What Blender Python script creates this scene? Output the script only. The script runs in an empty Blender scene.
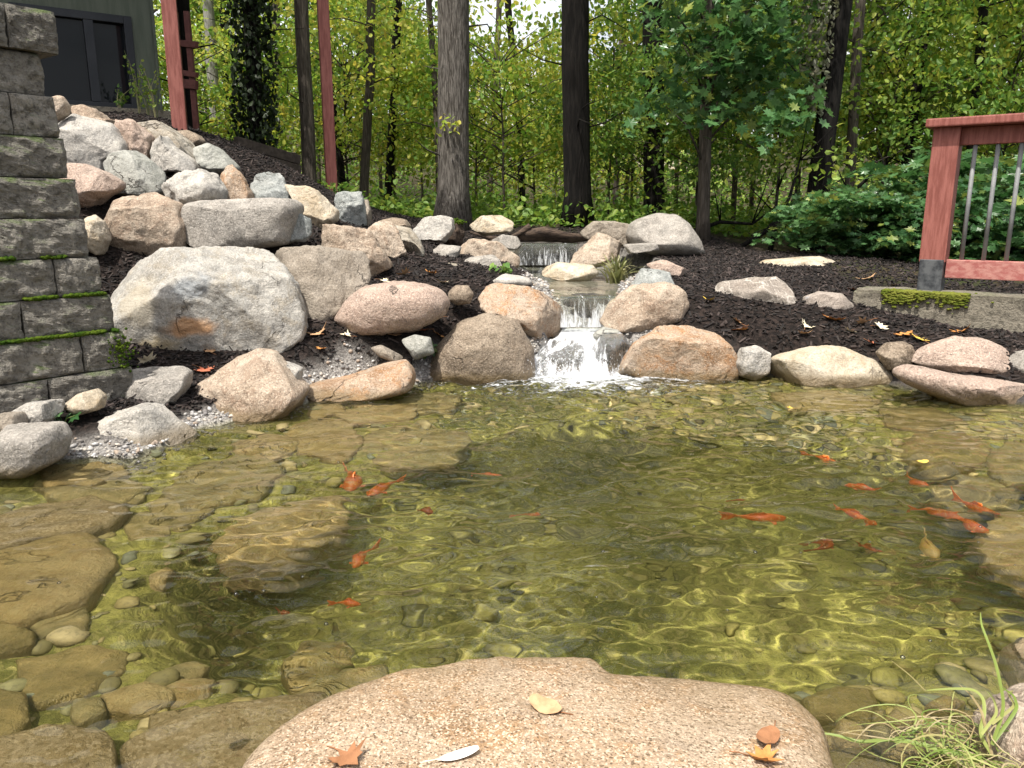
import bpy, bmesh, math, random
import numpy as np
from mathutils import Vector, Matrix
R = math.radians
C = bpy.context.scene.collection
S = bpy.context.scene
random.seed(7)

# ------------------------------------------------------------------ camera, light, exposure
EYE, PITCH, F = 1.2, R(12.5), 773.0
cam_data = bpy.data.cameras.new('camera')
cam = bpy.data.objects.new('camera', cam_data); C.objects.link(cam)
cam.location = (0, 0, EYE); cam.rotation_euler = (R(90) - PITCH, 0, 0)
cam_data.sensor_width = 36; cam_data.lens = 36 * F / 1024
cam_data.clip_start = 0.05; cam_data.clip_end = 1000
S.camera = cam

SUN_DIR = Vector((-0.22, -0.36, 0.91)).normalized()
world = bpy.data.worlds.new('World'); S.world = world; world.use_nodes = True
wn = world.node_tree; wn.nodes.clear()
sky = wn.nodes.new('ShaderNodeTexSky'); sky.sky_type = 'NISHITA'; sky.sun_disc = False
sky.sun_elevation = math.asin(SUN_DIR.z); sky.sun_rotation = math.atan2(SUN_DIR.x, SUN_DIR.y)
sky.air_density = 1.0; sky.dust_density = 9.0; sky.ozone_density = 1.0
bg = wn.nodes.new('ShaderNodeBackground'); bg.inputs['Strength'].default_value = 0.15
wo = wn.nodes.new('ShaderNodeOutputWorld')
# thin bright cloud over most of the sky, whiter towards the horizon
wc = wn.nodes.new('ShaderNodeTexCoord'); wm = wn.nodes.new('ShaderNodeMapping'); wm.inputs['Scale'].default_value = (1.6, 1.6, 4.0); wn.links.new(wc.outputs['Generated'], wm.inputs[0])
wz_ = wn.nodes.new('ShaderNodeTexNoise'); wz_.inputs['Scale'].default_value = 1.3; wz_.inputs['Detail'].default_value = 6; wn.links.new(wm.outputs[0], wz_.inputs['Vector'])
wr = wn.nodes.new('ShaderNodeMapRange'); wr.interpolation_type = 'SMOOTHSTEP'; wr.inputs['From Min'].default_value = 0.36; wr.inputs['From Max'].default_value = 0.56; wr.inputs['To Max'].default_value = 0.85; wn.links.new(wz_.outputs['Fac'], wr.inputs['Value'])
wx = wn.nodes.new('ShaderNodeMix'); wx.data_type = 'RGBA'; wx.inputs[7].default_value = (5.0, 5.15, 5.3, 1); wn.links.new(wr.outputs['Result'], wx.inputs['Factor']); wn.links.new(sky.outputs[0], wx.inputs[6])
wn.links.new(wx.outputs[2], bg.inputs[0]); wn.links.new(bg.outputs[0], wo.inputs[0])

sun_data = bpy.data.lights.new('sun', 'SUN'); sun_data.energy = 4.0; sun_data.cycles.is_caustics_light = True; sun_data.angle = R(1.0)
sun_data.color = (1.0, 0.955, 0.88)
sun = bpy.data.objects.new('sun', sun_data); C.objects.link(sun)
sun.rotation_euler = SUN_DIR.to_track_quat('Z', 'Y').to_euler(); sun.location = (-10, -2, 20)

S.view_settings.view_transform = 'Standard'; S.view_settings.look = 'None'
S.view_settings.exposure = 0.88; S.view_settings.gamma = 1; S.view_settings.use_curve_mapping = False
S.cycles.use_denoising = True
S.cycles.max_bounces = 10; S.cycles.transparent_max_bounces = 24
S.cycles.sample_clamp_indirect = 6.0; S.cycles.sample_clamp_direct = 0
S.cycles.caustics_refractive = True; S.cycles.caustics_reflective = False

# ------------------------------------------------------------------ pixel -> place
CP, SP = math.cos(PITCH), math.sin(PITCH)
def ray(px, py):
    a, b = (px - 512) / F, (384 - py) / F
    return np.array([a, CP + b * SP, -SP + b * CP])
def P(px, py, Y):
    d = ray(px, py); return np.array([0, 0, EYE]) + d * (Y / d[1])
def PZ(px, py, z=0.0):
    d = ray(px, py); return np.array([0, 0, EYE]) + d * ((z - EYE) / d[2])
def PW(px, py, dep):                       # through the water surface, refracted, down to a depth
    s = PZ(px, py, 0.0); d = ray(px, py); d = d / np.linalg.norm(d)
    h = d[:2] / 1.33; c = math.sqrt(max(1e-6, 1 - h @ h))
    return np.array([s[0] + h[0] / c * dep, s[1] + h[1] / c * dep, -dep])
def ZP(x0, y0, s, pts): return [(x0 + a / s, y0 + b / s) for a, b in pts]

# ------------------------------------------------------------------ noise (numpy)
_rs = np.random.RandomState(3)
_perm = np.concatenate([_rs.permutation(256)] * 3)
_g = _rs.normal(size=(256, 3)); _g /= np.linalg.norm(_g, axis=1)[:, None]
def pnoise(p):
    p = np.asarray(p, float); i = np.floor(p).astype(int); f = p - i; i &= 255
    u = f * f * f * (f * (f * 6 - 15) + 10); r = 0
    for dx in (0, 1):
        wx = u[:, 0] if dx else 1 - u[:, 0]
        for dy in (0, 1):
            wy = u[:, 1] if dy else 1 - u[:, 1]
            for dz in (0, 1):
                wz = u[:, 2] if dz else 1 - u[:, 2]
                h = _perm[_perm[_perm[i[:, 0] + dx] + i[:, 1] + dy] + i[:, 2] + dz]
                g = _g[h]
                r = r + wx * wy * wz * (g[:, 0] * (f[:, 0] - dx) + g[:, 1] * (f[:, 1] - dy) + g[:, 2] * (f[:, 2] - dz))
    return r
def fbm(p, octv=4, gain=0.5):
    p = np.asarray(p, float); a, r = 1.0, 0
    for k in range(octv):
        r = r + a * pnoise(p * 2 ** k + 17.3 * k); a *= gain
    return r
def sstep(a, b, x):
    t = np.clip((x - a) / (b - a), 0, 1); return t * t * (3 - 2 * t)

# ------------------------------------------------------------------ mesh helpers
def new_mesh(name, verts, polys, smooth=True):
    """verts (n,3); polys: an (m,k) int array or a list of such arrays"""
    me = bpy.data.meshes.new(name)
    if isinstance(polys, np.ndarray): polys = [polys]
    polys = [np.asarray(p, np.int32) for p in polys if len(p)]
    verts = np.asarray(verts, np.float32)
    me.vertices.add(len(verts)); me.vertices.foreach_set('co', verts.ravel())
    loops = np.concatenate([p.ravel() for p in polys]); tot = np.concatenate([np.full(len(p), p.shape[1], np.int32) for p in polys])
    st = np.concatenate([[0], np.cumsum(tot)[:-1]]).astype(np.int32)
    me.loops.add(len(loops)); me.loops.foreach_set('vertex_index', loops)
    me.polygons.add(len(tot)); me.polygons.foreach_set('loop_start', st); me.polygons.foreach_set('loop_total', tot)
    me.polygons.foreach_set('use_smooth', np.full(len(tot), smooth, bool))
    me.update(calc_edges=True); me.validate()
    return me
def link(name, me, mat, parent=None, loc=(0, 0, 0)):
    o = bpy.data.objects.new(name, me); C.objects.link(o); o.location = loc
    if mat is not None and len(me.materials) == 0: me.materials.append(mat)
    if parent is not None: o.parent = parent
    return o
def tag(o, label=None, cat=None, group=None, kind=None):
    if label: o['label'] = label
    if cat: o['category'] = cat
    if group: o['group'] = group
    if kind: o['kind'] = kind
    return o
def thing(name, loc, label, cat, group=None, rz=0):
    o = bpy.data.objects.new(name, None); C.objects.link(o); o.location = loc; o.rotation_euler = (0, 0, rz)
    o.empty_display_size = 0.1
    return tag(o, label, cat, group)
def copy_tree(o, parent=None):
    c = o.copy(); C.objects.link(c)
    if parent is not None: c.parent = parent
    for ch in [x for x in o.children]: copy_tree(ch, c)
    return c

class MB:
    """collects pieces into one mesh"""
    def __init__(s): s.v = []; s.f = {}; s.n = 0
    def add(s, v, f):
        v = np.asarray(v, float); s.v.append(v)
        fs = f if isinstance(f, list) else [f]
        for a in fs:
            a = np.asarray(a, int)
            if len(a): s.f.setdefault(a.shape[1], []).append(a + s.n)
        s.n += len(v)
    def box(s, c, size, rot=None, bev=0.0):
        hx, hy, hz = [q / 2 for q in size]
        if bev > 0:
            bm = bmesh.new(); bmesh.ops.create_cube(bm, size=1)
            bmesh.ops.scale(bm, vec=size, verts=bm.verts)
            bmesh.ops.bevel(bm, geom=bm.edges[:], offset=bev, segments=2, affect='EDGES', profile=0.6)
            bm.verts.index_update()
            v = np.array([q.co[:] for q in bm.verts]); fs = {}
            for q in bm.faces: fs.setdefault(len(q.verts), []).append([w.index for w in q.verts])
            bm.free(); f = [np.array(a) for a in fs.values()]
        else:
            v = np.array([[x, y, z] for x in (-hx, hx) for y in (-hy, hy) for z in (-hz, hz)])
            f = [np.array([[0, 1, 3, 2], [4, 6, 7, 5], [0, 4, 5, 1], [2, 3, 7, 6], [0, 2, 6, 4], [1, 5, 7, 3]])]
        if rot is not None: v = v @ np.array(rot).T
        s.add(v + np.array(c), f); return s
    def beam(s, a, b, w, h, bev=0.004):
        """a rectangular bar from a to b, w across, h tall-ish"""
        a, b = np.array(a, float), np.array(b, float); d = b - a; L = np.linalg.norm(d); x = d / L
        up = np.array([0, 0, 1.0]) if abs(x[2]) < 0.95 else np.array([0, 1.0, 0])
        y = np.cross(up, x); y /= np.linalg.norm(y); z = np.cross(x, y)
        return s.box((a + b) / 2, (L, w, h), np.array([x, y, z]).T, bev)
    def tube(s, pts, rad, n=8, cap=True):
        pts = np.asarray(pts, float); m = len(pts)
        rad = np.full(m, rad) if np.isscalar(rad) else np.asarray(rad, float)
        t = np.gradient(pts, axis=0); t /= np.linalg.norm(t, axis=1)[:, None] + 1e-9
        ref = np.array([1.0, 0, 0]) if abs(t[0][0]) < 0.8 else np.array([0, 1.0, 0])
        vs = []
        for k in range(m):
            u = ref - t[k] * (ref @ t[k]); u /= np.linalg.norm(u); w = np.cross(t[k], u); ref = u
            an = np.arange(n) * 2 * math.pi / n
            vs.append(pts[k] + rad[k] * (np.cos(an)[:, None] * u + np.sin(an)[:, None] * w))
        v = np.concatenate(vs); j = np.arange(n); jn = (j + 1) % n
        f = np.concatenate([np.stack([k * n + j, k * n + jn, (k + 1) * n + jn, (k + 1) * n + j], 1) for k in range(m - 1)])
        fs = [f]
        if cap: fs.append(np.array([list(range(n))[::-1], [(m - 1) * n + q for q in range(n)]]))
        s.add(v, fs); return s
    def build(s, name, mat, parent=None, loc=(0, 0, 0), smooth=False):
        me = new_mesh(name, np.concatenate(s.v), [np.concatenate(a) for a in s.f.values()], smooth)
        return link(name, me, mat, parent, loc)

_ico = {}
def ico(l):
    if l not in _ico:
        bm = bmesh.new(); bmesh.ops.create_icosphere(bm, subdivisions=l, radius=1)
        bm.verts.index_update()
        _ico[l] = (np.array([v.co[:] for v in bm.verts]), np.array([[v.index for v in f.verts] for f in bm.faces])); bm.free()
    return _ico[l]

def in_poly(x, y, poly):
    x, y = np.asarray(x, float), np.asarray(y, float); c = np.zeros(x.shape, bool); n = len(poly)
    for i in range(n):
        x1, y1 = poly[i][:2]; x2, y2 = poly[(i + 1) % n][:2]
        if y1 == y2: continue
        k = ((y1 > y) != (y2 > y)) & (x < (x2 - x1) * (y - y1) / (y2 - y1) + x1); c ^= k
    return c
def poly_dist(x, y, poly):
    """distance to the outline, positive inside"""
    x, y = np.asarray(x, float), np.asarray(y, float); d = np.full(x.shape, 1e9); n = len(poly)
    for i in range(n):
        a = np.array(poly[i][:2]); b = np.array(poly[(i + 1) % n][:2]); e = b - a
        t = np.clip(((x - a[0]) * e[0] + (y - a[1]) * e[1]) / (e @ e + 1e-12), 0, 1)
        d = np.minimum(d, np.hypot(x - a[0] - t * e[0], y - a[1] - t * e[1]))
    return np.where(in_poly(x, y, poly), d, -d)

# ------------------------------------------------------------------ materials
class NT:
    def __init__(s, name):
        s.m = bpy.data.materials.new(name); s.m.use_nodes = True; s.t = s.m.node_tree; s.t.nodes.clear()
        s.out = s.n('ShaderNodeOutputMaterial')
    def n(s, k, **kw):
        x = s.t.nodes.new(k)
        for a, b in kw.items(): setattr(x, a, b)
        return x
    def l(s, a, b): s.t.links.new(a, b); return s
    def val(s, sock, v):
        if hasattr(v, 'is_linked') or isinstance(v, bpy.types.NodeSocket): s.l(v, sock)
        else: sock.default_value = v
    def noise(s, vec, scale, detail=4, rough=0.55, dist=0.0):
        x = s.n('ShaderNodeTexNoise'); x.inputs['Scale'].default_value = scale; x.inputs['Detail'].default_value = detail
        x.inputs['Roughness'].default_value = rough; x.inputs['Distortion'].default_value = dist
        if vec is not None: s.l(vec, x.inputs['Vector'])
        return x.outputs['Fac']
    def ramp(s, fac, lo, hi, a=0.0, b=1.0):
        x = s.n('ShaderNodeMapRange', interpolation_type='SMOOTHSTEP'); s.l(fac, x.inputs['Value'])
        x.inputs['From Min'].default_value = lo; x.inputs['From Max'].default_value = hi
        x.inputs['To Min'].default_value = a; x.inputs['To Max'].default_value = b
        return x.outputs['Result']
    def mix(s, fac, a, b, mode='MIX'):
        x = s.n('ShaderNodeMix', data_type='RGBA', blend_type=mode)
        s.val(x.inputs['Factor'], fac)
        for sock, v in ((x.inputs[6], a), (x.inputs[7], b)):
            if isinstance(v, bpy.types.NodeSocket): s.l(v, sock)
            else: sock.default_value = (*v, 1)
        return x.outputs[2]
    def math(s, op, a, b=0.0):
        x = s.n('ShaderNodeMath', operation=op); s.val(x.inputs[0], a); s.val(x.inputs[1], b); return x.outputs[0]
    def mapped(s, vec, scale=(1, 1, 1), loc=(0, 0, 0), rot=(0, 0, 0)):
        x = s.n('ShaderNodeMapping'); s.l(vec, x.inputs['Vector']); x.inputs['Scale'].default_value = scale
        x.inputs['Location'].default_value = loc; x.inputs['Rotation'].default_value = rot
        return x.outputs[0]
    def coords(s, which='Object', rnd=True):
        tc = s.n('ShaderNodeTexCoord')
        if not rnd: return tc.outputs[which]
        oi = s.n('ShaderNodeObjectInfo'); va = s.n('ShaderNodeVectorMath', operation='ADD')
        sc = s.math('MULTIPLY', oi.outputs['Random'], 37.0); cb = s.n('ShaderNodeCombineXYZ')
        for q in range(3): s.l(sc, cb.inputs[q])
        s.l(tc.outputs[which], va.inputs[0]); s.l(cb.outputs[0], va.inputs[1]); return va.outputs[0]
    def bump(s, h, strength=0.5, dist=0.01, normal=None):
        x = s.n('ShaderNodeBump'); s.l(h, x.inputs['Height']); x.inputs['Strength'].default_value = strength
        x.inputs['Distance'].default_value = dist
        if normal is not None: s.l(normal, x.inputs['Normal'])
        return x.outputs[0]
    def principled(s, col, rough=0.8, normal=None, spec=0.3, metal=0.0):
        b = s.n('ShaderNodeBsdfPrincipled'); s.val(b.inputs['Base Color'], col if isinstance(col, bpy.types.NodeSocket) else (*col, 1))
        s.val(b.inputs['Roughness'], rough); b.inputs['Specular IOR Level'].default_value = spec; b.inputs['Metallic'].default_value = metal
        if normal is not None: s.l(normal, b.inputs['Normal'])
        return b
    def finish(s, sh): s.l(sh, s.out.inputs['Surface']); return s.m

def rock_mat(name, c1, c2, c3, speck=0.35, sscale=130, vein=0.0, band=0.0, patch=None, wet=True, wz=0.0, crack=0.65, alg=0.4):
    c1, c2, c3 = [tuple((q * 0.86 + sum(c) / 3 * 0.14) * (0.79, 0.765, 0.725)[k_] for k_, q in enumerate(c)) if wet and crack > 0 and c[2] > 0.5 * c[1] else tuple(q * 0.8 for q in c) for c in (c1, c2, c3)]
    t = NT(name); co = t.coords()
    big = t.noise(co, 2.4, 6, 0.65, 0.8); med = t.noise(co, 7, 8, 0.72, 0.5); pit = t.noise(co, 34, 5, 0.75); fine = t.noise(co, sscale, 3, 0.7); grain = t.noise(co, sscale * 0.37, 4, 0.7)
    col = t.mix(t.ramp(big, 0.36, 0.64), c1, c2)
    col = t.mix(t.ramp(med, 0.50, 0.62, 0, 0.8), col, c3); col = t.mix(t.ramp(t.noise(t.mapped(co, (1, 1, 0.35)), 3.1, 5, 0.7), 0.52, 0.68, 0, 0.55), col, tuple(q * 0.52 for q in c3)); col = t.mix(t.ramp(med, 0.48, 0.36, 0, 0.45), col, tuple(min(.75, q * 1.3 + .02) for q in c2)); col = t.mix(t.ramp(pit, 0.56, 0.70, 0, 0.5), col, tuple(q * 0.5 for q in c3))
    if band > 0:
        w = t.n('ShaderNodeTexWave', wave_type='BANDS', bands_direction='DIAGONAL'); t.l(t.mapped(co, (1, 1, 1.6), rot=(0.4, 0.6, 0.2)), w.inputs['Vector'])
        w.inputs['Scale'].default_value = 2.2; w.inputs['Distortion'].default_value = 7; w.inputs['Detail'].default_value = 4; w.inputs['Detail Scale'].default_value = 1.6
        col = t.mix(t.math('MULTIPLY', t.ramp(w.outputs['Fac'], 0.35, 0.9), band), col, tuple(q * 0.55 for q in c1))
    if vein > 0:
        vn = t.n('ShaderNodeTexVoronoi', feature='DISTANCE_TO_EDGE'); vn.inputs['Scale'].default_value = 3.4
        wv = t.n('ShaderNodeVectorMath', operation='ADD'); nz = t.n('ShaderNodeTexNoise'); nz.inputs['Scale'].default_value = 4
        t.l(co, nz.inputs['Vector']); t.l(co, wv.inputs[0]); t.l(nz.outputs['Color'], wv.inputs[1]); t.l(wv.outputs[0], vn.inputs['Vector'])
        col = t.mix(t.ramp(vn.outputs['Distance'], 0.0, 0.045, vein, 0.0), col, (0.62, 0.57, 0.50))
    if patch is not None:
        pn = t.noise(co, 3.3, 4, 0.55, 0.3); col = t.mix(t.ramp(pn, 0.56, 0.66, 0, 0.8), col, patch)
    vc = t.n('ShaderNodeTexVoronoi'); vc.inputs['Scale'].default_value = sscale; t.l(co, vc.inputs['Vector']); sc_ = t.n('ShaderNodeSeparateColor'); t.l(vc.outputs['Color'], sc_.inputs[0])
    col = t.mix(t.ramp(sc_.outputs[0], 0.70, 0.95, 0, speck), col, tuple(q * 0.22 for q in c3))
    col = t.mix(t.ramp(sc_.outputs[1], 0.60, 0.95, 0, speck), col, tuple(min(.78, q * 1.55 + .03) for q in c2))
    col = t.mix(t.ramp(grain, 0.52, 0.68, 0, 0.4), col, tuple(q * 0.55 for q in c1))
    cr = t.noise(co, 1.1, 6, 0.6, 0.4); cmask = t.ramp(t.noise(co, 2.1, 2), 0.5, 0.62)
    crk = t.math('ABSOLUTE', t.math('SUBTRACT', cr, 0.5))
    crf = t.math('MULTIPLY', t.ramp(crk, 0.0, 0.008, crack, 0.0), cmask); col = t.mix(crf, col, (0.10, 0.085, 0.07))
    rough = 0.85
    if wet:
        gp = t.n('ShaderNodeNewGeometry'); sx = t.n('ShaderNodeSeparateXYZ'); t.l(gp.outputs['Position'], sx.inputs[0])
        zz = t.math('ADD', sx.outputs[2], t.math('MULTIPLY', t.math('SUBTRACT', med, 0.5), 0.08))
        wf = t.ramp(zz, 0.03 + wz, 0.10 + wz, 1.0, 0.0); al = t.ramp(zz, -0.09, 0.0, 1.0, 0.0)
        col = t.mix(wf, col, t.mix(0.68, col, (0.16, 0.11, 0.045)))
        col = t.mix(al, col, t.mix(alg, col, t.mix(t.ramp(med, 0.4, 0.6), (0.20, 0.165, 0.04), (0.40, 0.30, 0.10))))
        rough = t.math('SUBTRACT', 0.85, t.math('MULTIPLY', wf, 0.55))
    h = t.math('ADD', t.math('ADD', med, t.math('MULTIPLY', pit, 0.35)), t.math('ADD', t.math('MULTIPLY', grain, 0.22), t.math('MULTIPLY', crf, -0.8)))
    nrm = t.bump(h, 0.95, 0.036)
    return t.finish(t.principled(col, rough, nrm, 0.35).outputs[0])

M = {}
M['tan'] = rock_mat('tan granite', (0.43, 0.325, 0.235), (0.52, 0.435, 0.345), (0.35, 0.24, 0.165), 0.4)
M['pink'] = rock_mat('pink granite', (0.45, 0.325, 0.26), (0.5, 0.395, 0.33), (0.38, 0.285, 0.235), 0.45)
M['gray'] = rock_mat('grey gneiss', (0.35, 0.335, 0.31), (0.45, 0.42, 0.385), (0.28, 0.26, 0.235), 0.35, band=0.2)
M['white'] = rock_mat('pale granite', (0.47, 0.455, 0.43), (0.56, 0.535, 0.49), (0.36, 0.355, 0.34), 0.3)
M['blue'] = rock_mat('blue grey schist', (0.29, 0.325, 0.33), (0.40, 0.425, 0.42), (0.20, 0.23, 0.225), 0.3, band=0.3)
M['brown'] = rock_mat('brown granite', (0.27, 0.205, 0.145), (0.34, 0.275, 0.205), (0.2, 0.15, 0.105), 0.5)
M['darktan'] = rock_mat('dark tan stone', (0.31, 0.265, 0.21), (0.38, 0.335, 0.28), (0.24, 0.20, 0.155), 0.3, band=0.2)
M['orange'] = rock_mat('orange granite', (0.47, 0.31, 0.185), (0.45, 0.365, 0.285), (0.43, 0.225, 0.1), 0.45)
M['cream'] = rock_mat('cream limestone', (0.54, 0.45, 0.32), (0.6, 0.54, 0.435), (0.45, 0.35, 0.22), 0.2)
M['green'] = rock_mat('green grey stone', (0.34, 0.355, 0.33), (0.43, 0.44, 0.41), (0.28, 0.295, 0.265), 0.25)
M['banded'] = rock_mat('banded tan gneiss', (0.43, 0.38, 0.30), (0.48, 0.45, 0.39), (0.38, 0.305, 0.21), 0.25, band=0.6)
M['veined'] = rock_mat('veined grey brown stone', (0.31, 0.27, 0.235), (0.38, 0.34, 0.30), (0.27, 0.225, 0.19), 0.35, vein=0.6)
M['bluepatch'] = rock_mat('pink stone with blue patch', (0.38, 0.325, 0.285), (0.42, 0.37, 0.33), (0.34, 0.29, 0.25), 0.3, patch=(0.24, 0.275, 0.32))
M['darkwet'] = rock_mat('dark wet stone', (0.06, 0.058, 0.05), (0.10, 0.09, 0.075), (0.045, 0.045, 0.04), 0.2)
M['slab'] = rock_mat('speckled red granite', (0.50, 0.345, 0.215), (0.58, 0.45, 0.33), (0.45, 0.275, 0.14), 0.8, sscale=230, wz=0.012, crack=0.0)
M['mottled'] = rock_mat('mottled pond granite', (0.48, 0.37, 0.20), (0.62, 0.51, 0.33), (0.34, 0.24, 0.12), 0.7, sscale=120, alg=0.1)
M['algae'] = rock_mat('algae coated stone', (0.62, 0.45, 0.18), (0.72, 0.56, 0.28), (0.50, 0.33, 0.12), 0.25, alg=0.1)
M['algaegrey'] = rock_mat('grey green pond stone', (0.27, 0.28, 0.19), (0.37, 0.37, 0.26), (0.20, 0.20, 0.14), 0.2)
M['algaedark'] = rock_mat('dark pond stone', (0.11, 0.10, 0.065), (0.16, 0.14, 0.09), (0.09, 0.085, 0.06), 0.2)
def rust_mat():
    # blue grey gneiss with tan clouds and one iron stain; stain placed in the stone's own coordinates
    m = rock_mat('rust stained gneiss', (0.40, 0.40, 0.385), (0.52, 0.50, 0.46), (0.42, 0.375, 0.30), 0.3, band=0.3)
    t = NT.__new__(NT); t.m = m; t.t = m.node_tree
    pr = [n for n in t.t.nodes if n.type == 'BSDF_PRINCIPLED'][0]; old = pr.inputs['Base Color'].links[0].from_socket
    tc = t.n('ShaderNodeTexCoord'); nz = t.n('ShaderNodeTexNoise'); nz.inputs['Scale'].default_value = 7; nz.inputs['Detail'].default_value = 5; t.l(tc.outputs['Object'], nz.inputs['Vector'])
    def spot(cx, cz, rx, rz, col, old, k, ang=0.5):
        mp = t.mapped(tc.outputs['Object'], (1, 0, 1), (-cx, 0, -cz)); ro = t.mapped(mp, (1 / rx, 1, 1 / rz), rot=(0, ang, 0)); va = t.n('ShaderNodeVectorMath', operation='LENGTH'); t.l(ro, va.inputs[0])
        d = t.math('ADD', va.outputs['Value'], t.math('MULTIPLY', t.math('SUBTRACT', nz.outputs['Fac'], 0.5), 1.6)); return t.mix(t.ramp(d, 0.45, 1.1, k, 0.0), old, col)
    c = spot(-0.33, 0.06, 0.16, 0.20, (0.40, 0.34, 0.24), old, 0.5); c = spot(-0.28, -0.26, 0.22, 0.12, (0.36, 0.28, 0.15), c, 0.7)
    c = spot(0.03, 0.17, 0.14, 0.10, (0.25, 0.28, 0.31), c, 0.55); c = spot(-0.02, -0.10, 0.17, 0.075, (0.46, 0.235, 0.09), c, 0.75)
    t.l(c, pr.inputs['Base Color']); return m
M['rust'] = rust_mat()

def simple_mat(name, c1, c2, scale=8, rough=0.8, bump=0.3, bscale=40, stretch=(1, 1, 1), spec=0.3, metal=0.0, dist=0.01, which='Object'):
    t = NT(name); co = t.mapped(t.coords(which), stretch)
    n1 = t.noise(co, scale, 5, 0.6); n2 = t.noise(co, bscale, 5, 0.65)
    col = t.mix(t.ramp(n1, 0.35, 0.65), c1, c2); col = t.mix(t.ramp(n2, 0.55, 0.8, 0, 0.5), col, tuple(q * 0.6 for q in c1))
    return t.finish(t.principled(col, rough, t.bump(n2, bump, dist), spec, metal).outputs[0])
M['redwood'] = simple_mat('red stained wood', (0.18, 0.055, 0.042), (0.27, 0.098, 0.078), 7, 0.6, 0.35, 30, (6, 6, 0.7))
M['redworn'] = simple_mat('worn red paint', (0.29, 0.09, 0.08), (0.40, 0.19, 0.16), 5, 0.6, 0.35, 30, (0.7, 6, 6))
M['metal'] = simple_mat('grey baluster metal', (0.17, 0.175, 0.175), (0.23, 0.235, 0.235), 8, 0.6, 0.1, 60, metal=0.1)
M['basemetal'] = simple_mat('weathered dark metal', (0.03, 0.033, 0.038), (0.10, 0.105, 0.11), 14, 0.55, 0.2, 50, metal=0.2)
M['siding'] = simple_mat('grey green siding', (0.085, 0.10, 0.075), (0.11, 0.125, 0.095), 4, 0.75, 0.3, 25, (5, 5, 0.5))
M['frame'] = simple_mat('dark frame', (0.012, 0.014, 0.018), (0.02, 0.022, 0.026), 4, 0.4, 0.05, 30)
M['timber'] = simple_mat('old dark timber', (0.05, 0.04, 0.032), (0.09, 0.07, 0.055), 4, 0.9, 0.5, 25, (0.8, 6, 6))
M['deck'] = simple_mat('dark red deck wood', (0.07, 0.022, 0.018), (0.10, 0.035, 0.028), 5, 0.7, 0.3, 30, (3, 3, 3))
M['logwood'] = simple_mat('dark log bark', (0.035, 0.025, 0.02), (0.10, 0.07, 0.05), 7, 0.95, 0.8, 22, (1, 3, 3), dist=0.03)
M['shingle'] = simple_mat('grey shingles', (0.26, 0.25, 0.25), (0.34, 0.33, 0.33), 3, 0.9, 0.3, 12)
M['beige'] = simple_mat('beige house wall', (0.60, 0.52, 0.40), (0.64, 0.57, 0.46), 3, 0.9, 0.1, 12)

def glass_dark():
    t = NT('dark window glass'); co = t.coords('Object')
    n = t.noise(co, 1.2, 1)
    return t.finish(t.principled((0.010, 0.012, 0.014), 0.03, t.bump(n, 0.05, 0.02), 0.15).outputs[0])
M['glass'] = glass_dark()

def concrete(name, c1, c2, moss=0.5):
    t = NT(name); co = t.coords(); n1 = t.noise(co, 6, 6, 0.65); n2 = t.noise(co, 30, 6, 0.7); n3 = t.noise(co, 90, 4, 0.7)
    col = t.mix(t.ramp(n1, 0.35, 0.66), c1, c2); gi = t.n('ShaderNodeNewGeometry'); col = t.mix(t.ramp(gi.outputs['Random Per Island'], 0, 1, 0, 0.45), col, tuple(q * 0.55 for q in c1)); col = t.mix(t.ramp(n2, 0.46, 0.66, 0, 0.8), col, tuple(q * 0.35 for q in c1))
    col = t.mix(t.ramp(n3, 0.58, 0.75, 0, 0.35), col, (0.45, 0.42, 0.38))
    gp = t.n('ShaderNodeNewGeometry'); sx = t.n('ShaderNodeSeparateXYZ'); t.l(gp.outputs['Normal'], sx.inputs[0])
    m1 = t.noise(co, 3.0, 4, 0.6)
    mf = t.math('MULTIPLY', t.ramp(sx.outputs[2], 0.25, 0.7), t.ramp(m1, 0.42, 0.55, 0, moss))
    col = t.mix(mf, col, (0.07, 0.12, 0.012))
    h = t.math('ADD', n2, t.math('MULTIPLY', n3, 0.7))
    return t.finish(t.principled(col, 0.92, t.bump(h, 1.0, 0.035), 0.2).outputs[0])
M['block'] = concrete('split face block', (0.24, 0.222, 0.19), (0.34, 0.315, 0.27), 0.7)
M['ledge'] = concrete('old concrete ledge', (0.30, 0.27, 0.21), (0.38, 0.34, 0.27), 0.3)
M['moss'] = simple_mat('moss', (0.03, 0.065, 0.008), (0.085, 0.125, 0.014), 12, 1.0, 1.0, 60, dist=0.02, spec=0.05)
M['mossbright'] = simple_mat('bright moss', (0.085, 0.11, 0.015), (0.17, 0.18, 0.035), 12, 1.0, 1.0, 60, dist=0.02, spec=0.05)

def bark(name, c1, c2, sc=1.0):
    t = NT(name); co = t.coords(); mp = t.mapped(co, (9 * sc, 9 * sc, 0.9 * sc))
    n1 = t.noise(mp, 3.2, 5, 0.6, 0.5); n2 = t.noise(co, 1.3, 3); n3 = t.noise(mp, 9, 4, 0.7)
    col = t.mix(t.ramp(n1, 0.38, 0.62), c1, c2); col = t.mix(t.ramp(n2, 0.4, 0.7, 0, 0.3), col, tuple(q * 0.6 for q in c2))
    h = t.math('ADD', n1, t.math('MULTIPLY', n3, 0.3))
    return t.finish(t.principled(col, 0.95, t.bump(h, 1.0, 0.05), 0.15).outputs[0])
M['bark'] = bark('furrowed grey bark', (0.055, 0.048, 0.04), (0.20, 0.182, 0.16), 2.0)
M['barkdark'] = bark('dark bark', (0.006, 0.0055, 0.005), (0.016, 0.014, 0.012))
M['barkmid'] = bark('brown grey bark', (0.06, 0.05, 0.04), (0.13, 0.11, 0.09), 1.3)
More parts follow.
